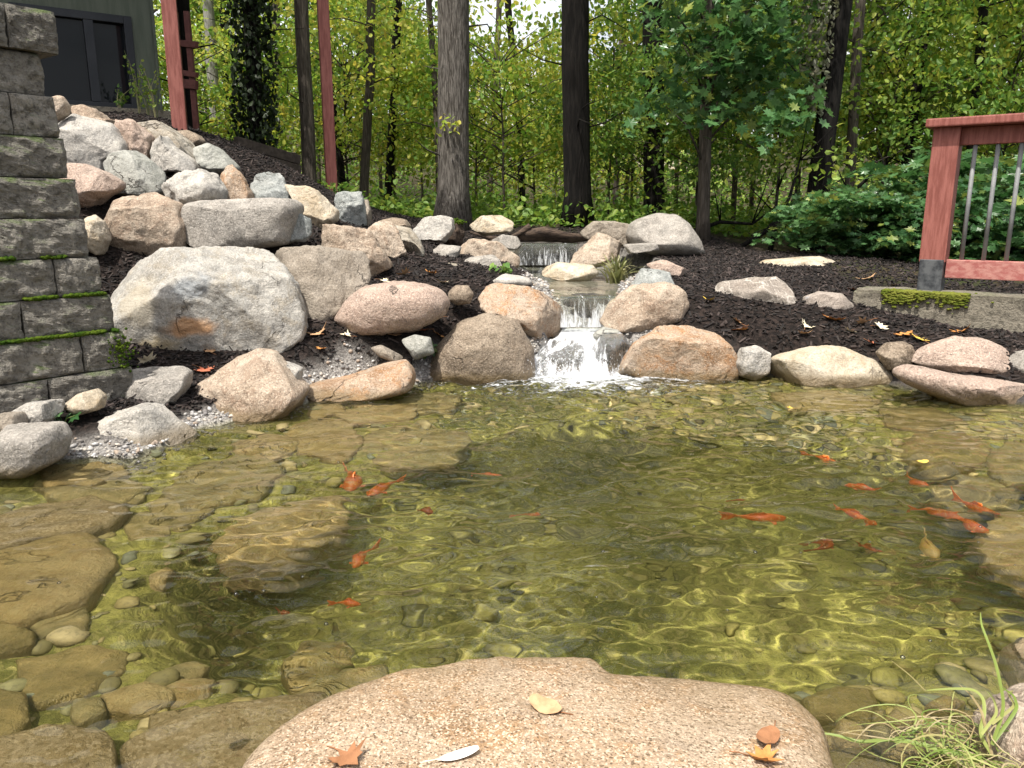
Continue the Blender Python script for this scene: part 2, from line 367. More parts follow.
M['barkpale'] = bark('pale grey bark', (0.22, 0.21, 0.19), (0.34, 0.33, 0.30), 1.3)

def leaf_mat(name, cols, trans=0.45, rough=0.5, hue_obj=0.0):
    t = NT(name); g = t.n('ShaderNodeNewGeometry'); r = g.outputs['Random Per Island']
    cr = t.n('ShaderNodeValToRGB'); t.l(r, cr.inputs[0]); e = cr.color_ramp
    e.elements[0].position = 0; e.elements[0].color = (*cols[0], 1); e.elements[1].position = 1; e.elements[1].color = (*cols[-1], 1)
    for k, c in enumerate(cols[1:-1]):
        q = e.elements.new((k + 1) / (len(cols) - 1)); q.color = (*c, 1)
    col = cr.outputs[0]
    if hue_obj > 0:
        oi = t.n('ShaderNodeObjectInfo'); hs = t.n('ShaderNodeHueSaturation'); t.l(col, hs.inputs['Color'])
        t.l(t.ramp(oi.outputs['Random'], 0, 1, 0.5 - hue_obj, 0.5 + hue_obj * 0.6), hs.inputs['Hue'])
        t.l(t.ramp(oi.outputs['Random'], 0, 1, 1.15, 0.8), hs.inputs['Value']); col = hs.outputs[0]
    d = t.principled(col, rough, None, 0.35); tr = t.n('ShaderNodeBsdfTranslucent')
    tc = t.mix(0.35, col, t.mix(1.0, col, (1.0, 1.0, 0.35), 'MULTIPLY')); t.l(tc, tr.inputs['Color'])
    mx = t.n('ShaderNodeMixShader'); mx.inputs[0].default_value = trans; t.l(d.outputs[0], mx.inputs[1]); t.l(tr.outputs[0], mx.inputs[2])
    return t.finish(mx.outputs[0])
YG = [(0.18, 0.33, 0.055), (0.26, 0.42, 0.07), (0.36, 0.46, 0.075), (0.50, 0.48, 0.08), (0.21, 0.37, 0.06)]
M['leafyg'] = leaf_mat('yellow green leaves', YG, 0.55, 0.5, 0.025)
M['leaffar'] = leaf_mat('far leaves with painted glow', [(0.32, 0.48, 0.12), (0.42, 0.56, 0.15), (0.56, 0.60, 0.15), (0.26, 0.40, 0.10)], 0.5, 0.6)  # hazy glow of the distant wood put into a paler leaf colour
M['leafmid'] = leaf_mat('mid green leaves', [(0.11, 0.22, 0.04), (0.16, 0.28, 0.05), (0.21, 0.33, 0.055), (0.31, 0.37, 0.06)], 0.5, 0.5, 0.02)
M['leafdeep'] = leaf_mat('deep green maple leaves', [(0.035, 0.10, 0.03), (0.05, 0.135, 0.045), (0.075, 0.175, 0.06), (0.11, 0.22, 0.085), (0.05, 0.12, 0.04), (0.22, 0.27, 0.06)], 0.4, 0.32, 0.01)
M['ivy'] = leaf_mat('dark ivy leaves', [(0.012, 0.022, 0.008), (0.02, 0.034, 0.012), (0.028, 0.045, 0.014)], 0.15, 0.5)
M['vine'] = leaf_mat('withered pale leaves', [(0.16, 0.17, 0.11), (0.24, 0.24, 0.18), (0.12, 0.14, 0.07), (0.20, 0.18, 0.12)], 0.3, 0.6)
M['plantleaf'] = leaf_mat('garden plant leaves', [(0.08, 0.17, 0.035), (0.13, 0.24, 0.05), (0.20, 0.30, 0.06)], 0.35, 0.4)
M['grassleaf'] = leaf_mat('grass blades', [(0.12, 0.19, 0.03), (0.22, 0.28, 0.06), (0.34, 0.36, 0.12), (0.30, 0.23, 0.11), (0.40, 0.33, 0.19)], 0.35, 0.5)
M['iris'] = leaf_mat('strap leaves', [(0.13, 0.15, 0.05), (0.26, 0.26, 0.11), (0.36, 0.33, 0.19), (0.10, 0.14, 0.04)], 0.3, 0.5)

# ------------------------------------------------------------------ the lie of the land
def zc(px, py, Y): p = P(px, py, Y); return (p[0], p[1], p[2])
SHORE_PX = [(0, 466), (60, 462), (135, 460), (200, 428), (290, 410), (320, 394), (420, 384), (440, 380), (505, 376), (630, 376), (735, 376), (775, 378), (890, 386), (960, 398), (1040, 408)]
SHORE = [tuple(PZ(a, b)[:2]) for a, b in SHORE_PX] + [(3.9, 4.3), (4.4, 3.4), (4.2, 2.2), (3.2, 1.3), (1.7, .85), (.6, .7), (-.8, .7), (-1.8, .85), (-2.7, 1.5), (-3.2, 2.4), (-3.0, 3.2)]
DEEP = [tuple(PZ(a, b)[:2]) for a, b in [(120, 555), (105, 640), (235, 690), (330, 690), (480, 690), (700, 695), (820, 690), (930, 672), (1060, 640), (1180, 560), (1060, 470), (880, 440), (740, 425), (600, 410), (440, 425), (340, 452), (230, 490)]]
CTRL = [(40, 395, 4.2), (200, 368, 4.9), (330, 345, 5.3), (400, 342, 5.4), (460, 302, 6.1), (400, 262, 6.7), (340, 278, 6.2), (420, 242, 8.5), (300, 238, 6.5), (140, 254, 6.0), (230, 254, 6.0),
        (100, 292, 5.5), (150, 212, 6.5), (230, 207, 6.7), (190, 162, 7.6), (110, 168, 7.2), (260, 178, 8), (280, 165, 9), (100, 116, 8.4), (150, 118, 8.6), (185, 131, 8.7), (330, 192, 10.4),
        (370, 224, 9), (520, 232, 11.5), (640, 232, 11), (452, 226, 11.5), (700, 262, 8.5), (740, 282, 6.9), (700, 302, 6.2), (720, 328, 5.9), (800, 340, 5.75), (830, 264, 7.8), (860, 310, 6.1), (1000, 324, 6.0), (940, 318, 6.0),
        (950, 330, 5.7), (1000, 335, 5.5), (900, 357, 5.4), (960, 300, 6.6), (900, 262, 8.6), (640, 262, 8.6), (500, 268, 7.6), (560, 250, 10.6)]
CT = [zc(*c) for c in CTRL] + [(-6, 9, 2.3), (-5, 11, 2.15), (-8, 8, 2.35), (-3.4, 3.0, .2), (-4.4, 4.6, 1.7), (-3.6, 5.2, 1.4), (-5.5, 6.5, 2.2), (-4.5, 2.5, .7), (0, .3, .14), (-2, .2, .16), (2.5, .5, .14), (4.9, 2, .3),
     (5, 4, .4), (4.6, 6, .5), (6.5, 9, .45), (-5, 0, .4), (0, -2, .2), (4, -2, .3), (3.5, 11, .75), (-3, 12.5, 1.35), (-7, 13, 1.6), (7, 13, .6), (8, 5, .4), (-8, 3, 1.8),
     (-2.25, 3.95, .15), (-2.45, 3.75, .12), (-2.6, 3.5, .09)]
CT += [(x, y, .05) for x, y in SHORE[::2]]
CT = np.array(CT)
def _U(r2): return np.where(r2 > 0, .5 * r2 * np.log(r2 + 1e-12), 0)
_n = len(CT); _K = _U(((CT[:, None, :2] - CT[None, :, :2]) ** 2).sum(-1)) + 0.02 * np.eye(_n)
_Pm = np.concatenate([np.ones((_n, 1)), CT[:, :2]], 1)
_A = np.block([[_K, _Pm], [_Pm.T, np.zeros((3, 3))]])
_w = np.linalg.solve(_A, np.concatenate([CT[:, 2], np.zeros(3)]))
def tps(x, y):
    q = np.stack([x, y], -1); out = np.zeros(len(x))
    for k in range(_n): out += _w[k] * _U(((q - CT[k, :2]) ** 2).sum(-1))
    return out + _w[_n] + _w[_n + 1] * x + _w[_n + 2] * y

# stream surfaces (level, outline)
POOL_MID = [tuple(PZ(a, b, .53)[:2]) for a, b in [(512, 266), (520, 262), (575, 262), (640, 268), (650, 276), (625, 286), (613, 297), (560, 297), (540, 286), (515, 276)]]
_zu = .81; _yu = 10.05
POOL_UP = [(.02, _yu), (.84, _yu), (1.0, 10.6), (.8, 11.1), (.2, 11.1), (-.1, 10.6)]
CHUTE = [(.30, 6.35), (.80, 6.35), (.90, 6.0), (1.0, 5.6), (.10, 5.6), (.25, 6.0)]

def H(x, y):
    """ground height"""
    x = np.atleast_1d(np.asarray(x, float)); y = np.atleast_1d(np.asarray(y, float))
    r = np.maximum(np.abs(x) / 8.0, np.maximum((y - 1) / 12.0, (1 - y) / 4.0))
    far = np.clip(1.0 - .04 * x, .5, 1.7) - .35 * sstep(0, 30, x) + .12 * pnoise(np.stack([x * .25, y * .25, x * 0 + 3], -1)) + 6.5 * sstep(26, 62, y)
    k = sstep(.85, 1.15, r); h = far.copy(); m = k < 1
    if m.any(): h[m] = (1 - k[m]) * np.clip(tps(x[m], y[m]), .02, 2.6) + k[m] * far[m]
    nz = .025 * pnoise(np.stack([x * 2.2, y * 2.2, x * 0], -1)) + .012 * pnoise(np.stack([x * 7, y * 7, x * 0 + 9], -1))
    ds = poly_dist(x, y, SHORE)
    out = np.maximum(h * sstep(0, .25, -ds) + .02 * (1 - sstep(0, .25, -ds)) + nz * sstep(.05, .3, -ds), .005)
    dd = poly_dist(x, y, DEEP)
    dep = np.where(dd > 0, .15 + .50 * sstep(0, .45, dd) + .25 * sstep(.1, .5, dd) * np.exp(-((x + .95) / .55) ** 2 - ((y - 2.6) / .6) ** 2), np.minimum(.17, .02 + ds * .45))
    inn = -dep + .035 * pnoise(np.stack([x * 2.5, y * 2.5, x * 0 + 5], -1)) * sstep(.1, .4, ds)
    z = np.where(ds > 0, inn, out)
    for poly, lev, dp in ((POOL_MID, .53, .09), (POOL_UP, _zu, .10)):
        d = poly_dist(x, y, poly); z = np.where(d > -.10, np.where(d > 0, np.minimum(z, lev - dp * sstep(0, .12, d) - .015), np.minimum(z, lev + .06)), z)
    d = poly_dist(x, y, CHUTE); cz = np.interp(y, [5.6, 5.75, 6.0, 6.3], [-.12, .02, .12, .22])
    z = np.where(d > 0, np.minimum(z, cz), z)
    return z

def axis(fine_lo, fine_hi, step, far_lo, far_hi):
    a = np.arange(fine_lo, fine_hi + 1e-6, step); L = [a[0]]; s = step
    while L[-1] > far_lo: s *= 1.22; L.append(L[-1] - s)
    U = [a[-1]]; s = step
    while U[-1] < far_hi: s *= 1.22; U.append(U[-1] + s)
    return np.concatenate([L[:0:-1], a, U[1:]])
gx = axis(-4.6, 5.2, .05, -260, 260); gy = axis(.6, 12.2, .05, -120, 420)
XX, YY = np.meshgrid(gx, gy); xf, yf = XX.ravel(), YY.ravel()
zf = H(xf, yf)
nx, ny = len(gx), len(gy); ii = (np.arange(ny - 1)[:, None] * nx + np.arange(nx - 1)[None]).ravel()
g_me = new_mesh('ground', np.stack([xf, yf, zf], -1), np.stack([ii, ii + 1, ii + nx + 1, ii + nx], 1))
# masks for the kinds of ground
dsh = poly_dist(xf, yf, SHORE)
forest = np.clip(np.maximum(sstep(11.2, 12.4, yf + .5 * pnoise(np.stack([xf, yf, xf * 0], -1))), np.maximum(sstep(6.5, 7.5, np.abs(xf)), sstep(3.0, 3.3, xf) * sstep(6.8, 7.3, yf))), 0, 1)
def gravel_mask(x, y):
    ds = poly_dist(x, y, SHORE); n = pnoise(np.stack([x * 3, y * 3, x * 0 + 1], -1))
    band = sstep(.20, .06, -ds + n * .15) * (ds < .1)
    left = sstep(.2, -.3, x)
    ch = sstep(.4, .2, -poly_dist(x, y, CHUTE) + n * .2) + sstep(.25, .05, -poly_dist(x, y, POOL_MID) + n * .15)
    return np.clip(band * (.15 + .85 * left) + ch * .9, 0, 1)
grav = gravel_mask(xf, yf)
for nm, arr in (('forest_floor', forest), ('gravel_bed', grav), ('pond_bed', sstep(-.02, .06, dsh))):
    a = g_me.attributes.new(nm, 'FLOAT', 'POINT'); a.data.foreach_set('value', arr.astype(np.float32))
def ground_mat():
    t = NT('mulch, gravel, forest floor and pond bed'); co = t.coords('Object', False)
    def at(n): x = t.n('ShaderNodeAttribute'); x.attribute_name = n; return x.outputs['Fac']
    n1 = t.noise(co, 3, 5, .6); n2 = t.noise(co, 28, 5, .7); n3 = t.noise(co, 75, 4, .7); n4 = t.noise(co, 1.1, 5)
    mulch = t.mix(t.ramp(n2, .4, .7), (.010, .008, .007), (.042, .030, .025))
    litter = t.mix(t.ramp(n2, .42, .62), (.03, .026, .016), (.075, .055, .03)); litter = t.mix(t.ramp(n1, .45, .65), litter, (.04, .055, .015))
    gr = t.mix(t.ramp(n3, .4, .6), (.16, .15, .14), (.38, .36, .33))
    vo = t.n('ShaderNodeTexVoronoi'); vo.inputs['Scale'].default_value = 16; vd = t.n('ShaderNodeVectorMath', operation='ADD'); nn = t.n('ShaderNodeTexNoise'); nn.inputs['Scale'].default_value = 6
    t.l(co, nn.inputs['Vector']); t.l(co, vd.inputs[0]); t.l(nn.outputs['Color'], vd.inputs[1]); t.l(vd.outputs[0], vo.inputs['Vector'])
    bed = t.mix(t.ramp(n4, .38, .62), (.115, .115, .028), (.34, .315, .085))
    sp = t.n('ShaderNodeSeparateColor'); t.l(vo.outputs['Color'], sp.inputs[0])
    bed = t.mix(t.ramp(sp.outputs[0], .45, .9, 0, .5), bed, (.09, .085, .025)); bed = t.mix(t.ramp(sp.outputs[1], .6, .95, 0, .6), bed, (.36, .31, .11))
    bed = t.mix(t.ramp(n2, .45, .75, 0, .55), bed, (.08, .08, .018))
    c = t.mix(at('gravel_bed'), mulch, gr); c = t.mix(at('forest_floor'), c, litter); c = t.mix(at('pond_bed'), c, bed)
    h = t.math('ADD', n2, t.math('MULTIPLY', n3, .5))
    return t.finish(t.principled(c, .95, t.bump(h, .9, .03), .15).outputs[0])
ground = tag(link('ground', g_me, ground_mat()), kind='structure'); ground.cycles.is_caustics_receiver = True

def ground_hit(px, py):
    d = ray(px, py); lo = .5; prev = None
    Ys = np.concatenate([np.arange(1, 14, .01)]); pts = np.array([0, 0, EYE]) + d[None] * (Ys / d[1])[:, None]
    g = H(pts[:, 0], pts[:, 1]); k = np.argmax(pts[:, 2] < g)
    return np.array([pts[k, 0], pts[k, 1], g[k]])

# ------------------------------------------------------------------ water of the pond
WX = np.arange(-3.4, 4.6, .013); WY = np.arange(.6, 5.85, .013)
wx, wy = np.meshgrid(WX, WY); wxf, wyf = wx.ravel(), wy.ravel()
rw = np.random.RandomState(11); wz = np.zeros(len(wxf))
FALL = np.array([.45, 5.45])
rr = np.hypot(wxf - FALL[0], wyf - FALL[1])
calm = .38 + 1.2 * np.exp(-rr / .55) + .30 * np.exp(-rr / 2.0)
calm = calm * (.55 + .75 * sstep(-.35, .45, pnoise(np.stack([wxf * .8, wyf * .8, wxf * 0 + 2], -1))))
calm += .75 * np.exp(-((wxf - .30) / .40) ** 2 - ((wyf - 4.0) / 1.0) ** 2) + .8 * np.exp(-((wxf - 1.75) / .35) ** 2 - ((wyf - 3.75) / .75) ** 2)
calm *= .40 + .60 * sstep(1.6, 3.0, wyf)
for k in range(46):
    lam = .075 * (10 ** (rw.rand() * .85)); an = rw.normal(-math.pi / 2, .55); kx, ky = math.cos(an) * 2 * math.pi / lam, math.sin(an) * 2 * math.pi / lam
    wz += (.0115 * lam * (.6 + .8 * rw.rand())) * np.sin(kx * wxf + ky * wyf + rw.rand() * 6.28 + 1.3 * pnoise(np.stack([wxf * 1.3, wyf * 1.3, wxf * 0 + k], -1)))
for k in range(26):
    lam = .055 + .05 * rw.rand(); an = rw.normal(-math.pi / 2, .7); kx, ky = math.cos(an) * 2 * math.pi / lam, math.sin(an) * 2 * math.pi / lam
    wz += .0085 * lam * np.sin(kx * wxf + ky * wyf + rw.rand() * 6.28 + 1.8 * pnoise(np.stack([wxf * 2.1, wyf * 2.1, wxf * 0 + 70 + k], -1)))
for k in range(9):
    lam = .10 + .05 * k; wz += .006 * lam * np.sin(2 * math.pi * rr / lam + k * 2.1 + 2.2 * pnoise(np.stack([wxf, wyf, wxf * 0 + 40 + k], -1))) * np.exp(-rr / 3)
wz = wz * calm * 0.95
wz += .020 * np.exp(-rr / .28) * pnoise(np.stack([wxf * 14, wyf * 14, wxf * 0], -1))
mx_, my_ = len(WX), len(WY); jj = (np.arange(my_ - 1)[:, None] * mx_ + np.arange(mx_ - 1)[None]).ravel()
cx, cy = (wxf[jj] + .0065), (wyf[jj] + .0065)
keep = poly_dist(cx, cy, SHORE) > -.35
jj = jj[keep]
w_me = new_mesh('pond_water', np.stack([wxf, wyf, wz], -1), np.stack([jj, jj + 1, jj + mx_ + 1, jj + mx_], 1))
bm = bmesh.new(); bm.from_mesh(w_me); bmesh.ops.delete(bm, geom=[v for v in bm.verts if not v.link_faces], context='VERTS')
bm.to_mesh(w_me); bm.free()
def water_mat():
    t = NT('clear pond water')
    g = t.n('ShaderNodeBsdfGlass'); g.inputs['IOR'].default_value = 1.333; g.inputs['Roughness'].default_value = 0.0; g.inputs['Color'].default_value = (.985, .985, .92, 1)
    silt = t.n('ShaderNodeBsdfDiffuse'); silt.inputs[0].default_value = (.34, .34, .13, 1); mx = t.n('ShaderNodeMixShader'); mx.inputs[0].default_value = .016
    t.l(g.outputs[0], mx.inputs[1]); t.l(silt.outputs[0], mx.inputs[2]); t.finish(mx.outputs[0]); return t.m
M['water'] = water_mat()
pond = tag(link('pond_water', w_me, M['water']), kind='structure')
pond.cycles.is_caustics_caster = True

# ------------------------------------------------------------------ loose stuff on the ground
def scatter_mesh(name, base_v, base_f, pos, scl, rot, mat, smooth=True):
    """many small copies of a base shape in ONE mesh (uncountable stuff); rot: (n,3,3)"""
    n, m = len(pos), len(base_v)
    v = np.einsum('nij,nmj->nmi', rot, base_v[None] * scl[:, None, :]) + pos[:, None, :]
    f = (base_f[None] + (np.arange(n) * m)[:, None, None]).reshape(-1, base_f.shape[1])
    return link(name, new_mesh(name, v.reshape(-1, 3), f, smooth), mat)
def rand_rot(n, rs, tilt=.35):
    a = rs.rand(n) * 6.283; b = rs.normal(0, tilt, n); c = rs.normal(0, tilt, n)
    ca, sa, cb, sb, cc, sc = np.cos(a), np.sin(a), np.cos(b), np.sin(b), np.cos(c), np.sin(c)
    z = np.zeros(n); o = np.ones(n)
    Rz = np.stack([np.stack([ca, -sa, z], -1), np.stack([sa, ca, z], -1), np.stack([z, z, o], -1)], 1)
    Rx = np.stack([np.stack([o, z, z], -1), np.stack([z, cb, -sb], -1), np.stack([z, sb, cb], -1)], 1)
    Ry = np.stack([np.stack([cc, z, sc], -1), np.stack([z, o, z], -1), np.stack([-sc, z, cc], -1)], 1)
    return Rz @ Rx @ Ry
def island_mat(name, cols, rough=.85, wet=False):
    t = NT(name); g = t.n('ShaderNodeNewGeometry'); cr = t.n('ShaderNodeValToRGB'); t.l(g.outputs['Random Per Island'], cr.inputs[0]); e = cr.color_ramp; e.interpolation = 'CONSTANT'
    e.elements[0].color = (*cols[0], 1); e.elements[1].position = (len(cols) - 1) / len(cols); e.elements[1].color = (*cols[-1], 1)
    for k, c in enumerate(cols[1:-1]): q = e.elements.new((k + 1) / len(cols)); q.color = (*c, 1)
    co = t.coords('Object', False); n = t.noise(co, 60, 4, .7)
    col = t.mix(t.ramp(n, .45, .75, 0, .5), cr.outputs[0], (.05, .045, .03))
    return t.finish(t.principled(col, rough, t.bump(n, .4, .005), .3).outputs[0])
rs = np.random.RandomState(5)
cube = np.array([[x, y, z] for x in (-.5, .5) for y in (-.5, .5) for z in (-.5, .5)]); cubef = np.array([[0, 1, 3, 2], [4, 6, 7, 5], [0, 4, 5, 1], [2, 3, 7, 6], [0, 2, 6, 4], [1, 5, 7, 3]])
# shredded bark
n = 60000; x = rs.uniform(-4.3, 4.6, n); y = 4.0 + 8 * rs.rand(n) ** 1.5
ok = (poly_dist(x, y, SHORE) < -.12) & (poly_dist(x, y, POOL_MID) < -.12) & (poly_dist(x, y, CHUTE) < -.12) & (gravel_mask(x, y) < .45) & ~((x > 2.9) & (y > 9.5))
x, y = x[ok], y[ok]; n = len(x); z = H(x, y)
L = .025 + .06 * rs.rand(n) ** 2; scl = np.stack([L, .006 + .012 * rs.rand(n), .004 + .006 * rs.rand(n)], -1)
M['chips'] = island_mat('shredded bark mulch', [(.009, .007, .007), (.015, .012, .012), (.022, .017, .016), (.036, .027, .025), (.012, .010, .010), (.055, .041, .037)], .9)
tag(scatter_mesh('bark_mulch', cube, cubef, np.stack([x, y, z + .006], -1), scl, rand_rot(n, rs, .45), M['chips'], False), kind='stuff')
# pale gravel by the water
iv1, if1 = ico(2); lump = iv1 * (1 + .35 * pnoise(iv1 * 1.3 + 4)[:, None])
n = 60000; x = rs.uniform(-3.2, 3.6, n); y = rs.uniform(3.2, 7.5, n); gm = gravel_mask(x, y)
ok = (rs.rand(n) < gm * 1.1) & (gm > .25) & (poly_dist(x, y, POOL_MID) < .02); x, y = x[ok][:15000], y[ok][:15000]; n = len(x)
sz = .005 + .011 * rs.rand(n) ** 2.0; scl = sz[:, None] * np.stack([1 + .5 * rs.rand(n), 1 + .2 * rs.rand(n), .6 + .3 * rs.rand(n)], -1)
M['gravel'] = island_mat('mixed pale gravel', [(.40, .385, .36), (.32, .31, .30), (.18, .165, .15), (.42, .38, .33), (.30, .24, .19), (.17, .16, .155), (.44, .43, .42)])
iv0, if0 = ico(1); lump0 = iv0 * (1 + .35 * pnoise(iv0 * 1.3 + 4)[:, None])
tag(scatter_mesh('gravel', lump0, if0, np.stack([x, y, H(x, y) + sz * .35], -1), scl, rand_rot(n, rs), M['gravel']), kind='stuff')
# pebbles on the pond bed
n = 16000; x = rs.uniform(-3.0, 4.2, n); y = rs.uniform(1.0, 5.7, n); d = poly_dist(x, y, SHORE); dd = poly_dist(x, y, DEEP)
ok = (d > .02) & (rs.rand(n) < np.where(dd > .15, .06, np.where(x > .6, .75, .16))); x, y, dd = x[ok], y[ok], dd[ok]; n = len(x)
sz = (.010 + .040 * rs.rand(n) ** 2.2) * np.where(dd > .15, 1.2, 1.0); scl = sz[:, None] * np.stack([1 + .5 * rs.rand(n), 1 + .1 * rs.rand(n), .5 + .25 * rs.rand(n)], -1)
M['pebble'] = island_mat('algae filmed pebbles', [(.25, .20, .08), (.19, .16, .065), (.31, .25, .11), (.17, .145, .06), (.20, .185, .085), (.37, .30, .15), (.28, .23, .08), (.15, .155, .10)], .7)
M['pebbledeep'] = island_mat('deep pond pebbles', [(.20, .18, .05), (.16, .145, .04), (.27, .235, .07), (.13, .12, .035), (.23, .20, .06)], .8)
zz = H(x, y) + sz * .25; deep = dd > .12
for nm, msk, mt in (('shallow_pebbles', ~deep, 'pebble'), ('deep_pebbles', deep, 'pebbledeep')):
    o_ = tag(scatter_mesh(nm, lump, if1, np.stack([x, y, zz], -1)[msk], scl[msk], rand_rot(int(msk.sum()), rs, .25), M[mt]), kind='stuff'); o_.cycles.is_caustics_receiver = True

# bubbles drifting on the water
n = 260; x = np.concatenate([rs.normal(.45, .7, 90), rs.uniform(-1.8, 3.0, 170)]); y = np.concatenate([5.4 - np.abs(rs.normal(0, .7, 90)), rs.uniform(1.9, 5.2, 170)])
ok = poly_dist(x, y, SHORE) > .1; x, y = x[ok], y[ok]; n = len(x); sz = .0025 + .005 * rs.rand(n) ** 2
iw = np.clip(((y - WY[0]) / .013).astype(int), 0, my_ - 1) * mx_ + np.clip(((x - WX[0]) / .013).astype(int), 0, mx_ - 1)
def bubble_mat():
    t = NT('bubble film'); fr = t.n('ShaderNodeFresnel'); fr.inputs['IOR'].default_value = 1.6; tr = t.n('ShaderNodeBsdfTransparent'); gl = t.n('ShaderNodeBsdfGlossy'); gl.inputs['Roughness'].default_value = .10
    mx = t.n('ShaderNodeMixShader'); t.l(fr.outputs[0], mx.inputs[0]); t.l(tr.outputs[0], mx.inputs[1]); t.l(gl.outputs[0], mx.inputs[2]); return t.finish(mx.outputs[0])
M['bubble'] = bubble_mat()
tag(scatter_mesh('bubbles', *ico(2), np.stack([x, y, wz[iw] + sz * .1], -1), np.stack([sz, sz, sz * .8], -1), rand_rot(n, rs, 0), M['bubble']), kind='stuff')

# ------------------------------------------------------------------ rocks
def radial(poly, n=180, smooth=2):
    """star-shaped radius of a 2-D outline about its centre"""
    p = np.array(poly, float); a = p; b = np.roll(p, -1, 0)
    cr = a[:, 0] * b[:, 1] - b[:, 0] * a[:, 1]; A = cr.sum() / 2
    c = ((a + b) * cr[:, None]).sum(0) / (6 * A)
    th = np.arange(n) * 2 * math.pi / n; d = np.stack([np.cos(th), np.sin(th)], -1); r = np.zeros(n)
    for i in range(len(p)):
        s, e = a[i] - c, b[i] - a[i]
        den = d[:, 0] * e[1] - d[:, 1] * e[0]; den = np.where(np.abs(den) < 1e-12, 1e-12, den)
        t = (s[0] * e[1] - s[1] * e[0]) / den; u = (s[0] * d[:, 1] - s[1] * d[:, 0]) / den
        ok = (t > 0) & (u >= -1e-6) & (u <= 1 + 1e-6); r = np.where(ok, np.maximum(r, t), r)
    for _ in range(smooth): r = .5 * r + .25 * (np.roll(r, 1) + np.roll(r, -1))
    return c, th, r
def lump_verts(lvl, c_th_r, T, e_pl, e_th, cuts, rough, seed, front):
    c, th, r = c_th_r; v, f = ico(lvl); rs = np.random.RandomState(seed)
    a, b, t = v[:, 0], v[:, 1], v[:, 2]
    rho = np.hypot(a, b); an = np.arctan2(b, a) % (2 * math.pi)
    Rr = np.interp(an, np.append(th, 2 * math.pi), np.append(r, r[0])) * 1.05
    rp = Rr * rho ** e_pl; q = np.stack([rp * np.cos(an), rp * np.sin(an), T * np.sign(t) * np.abs(t) ** e_th], -1)
    size = (r.mean() + T) / 2
    for k in range(cuts):
        nv = rs.normal(size=3) * np.array([.8, .8, .8]) + np.array(front) * 1.1; nv /= np.linalg.norm(nv)
        s = q @ nv; off = s.max() * rs.uniform(.58, .84); ex = np.maximum(s - off, 0); q = q - nv * (ex * .97)[:, None]
    nn = q / (np.linalg.norm(q, axis=1)[:, None] + 1e-9); so = seed * 3.7
    d = fbm(q / size * 1.1 + so, 3) * rough * 1.3 - (np.abs(fbm(q / size * 2.2 + so + 50, 5, .6)) - .2) * rough * .95 + fbm(q / size * 6 + so, 4, .65) * rough * .32
    q = q + nn * (d * size)[:, None]
    return q, f
_seed = [100]
def rock(name, label, cat, mat, outline, Y, depth=None, cuts=4, rough=.10, box=.8, lvl=None, bury=.06, group=None, seed=None):
    _seed[0] += 1; sd = seed or _seed[0]
    w = np.array([P(a, b, Y) for a, b in outline]); poly = w[:, [0, 2]].copy()
    hh = np.ptp(poly[:, 1]); ww = np.ptp(poly[:, 0]); mid = poly[:, 1].mean()
    low = poly[:, 1] < mid; poly[low, 1] -= bury * hh * ((mid - poly[low, 1]) / (hh * .5))
    ctr = radial(poly); T = (depth or .8 * min(ww, hh * 1.5)) / 2
    lvl = lvl or (5 if ww * hh / Y ** 2 > .0012 else 4)
    q, f = lump_verts(lvl, ctr, T, box, box, cuts + (2 if cuts > 3 else 0), rough * 1.25, sd, (0, .6, 1.0))
    v = np.stack([q[:, 0], -q[:, 2], q[:, 1]], -1)            # front is towards -y
    o = link(name, new_mesh(name, v, f), M[mat], None, (ctr[0][0], Y, ctr[0][1]))
    o.cycles.is_caustics_receiver = True
    return tag(o, label, cat, group)
def slab(name, label, cat, mat, outline, top, thick, cuts=3, rough=.05, e_pl=.5, e_th=.30, under=False, lvl=5, group=None, seed=None, tilt=(0, 0)):
    _seed[0] += 1; sd = seed or _seed[0]
    w = np.array([(PW(a, b, -top) if under else PZ(a, b, top)) for a, b in outline]); ctr = radial(w[:, :2], smooth=1)
    q, f = lump_verts(lvl, ctr, thick / 2, e_pl, e_th, 0, rough, sd, (0, 0, 1))
    rs = np.random.RandomState(sd)
    q[:, 2] += q[:, 0] * tilt[0] + q[:, 1] * tilt[1]
    o = link(name, new_mesh(name, q, f), M[mat], None, (ctr[0][0], ctr[0][1], top - thick / 2))
    o.cycles.is_caustics_receiver = True
    return tag(o, label, cat, group)
HB = 'boulders piled up the bank'; SB = 'boulders along the water'; FB = 'rocks around the waterfall'; UB = 'rocks under the water'
def zA(*p): return ZP(50, 90, 6.4, p)
def zB(*p): return ZP(190, 140, 5.389, p)
def zR(*p): return ZP(90, 230, 4.655, p)
def zC(*p): return ZP(300, 200, 5.12, p)
def zF(*p): return ZP(470, 200, 4.267, p)
def zG(*p): return ZP(660, 220, 2.813, p)
def zE(*p): return ZP(0, 340, 5.12, p)
def zH(*p): return ZP(180, 330, 4.267, p)
def zW(*p): return ZP(0, 180, 2.559, p)
def zI(*p): return ZP(0, 470, 5.12, p)
def zJ(*p): return ZP(0, 600, 4.571, p)
def zK(*p): return ZP(760, 600, 3.879, p)
def zL(*p): return ZP(0, 440, 2.3425, p)

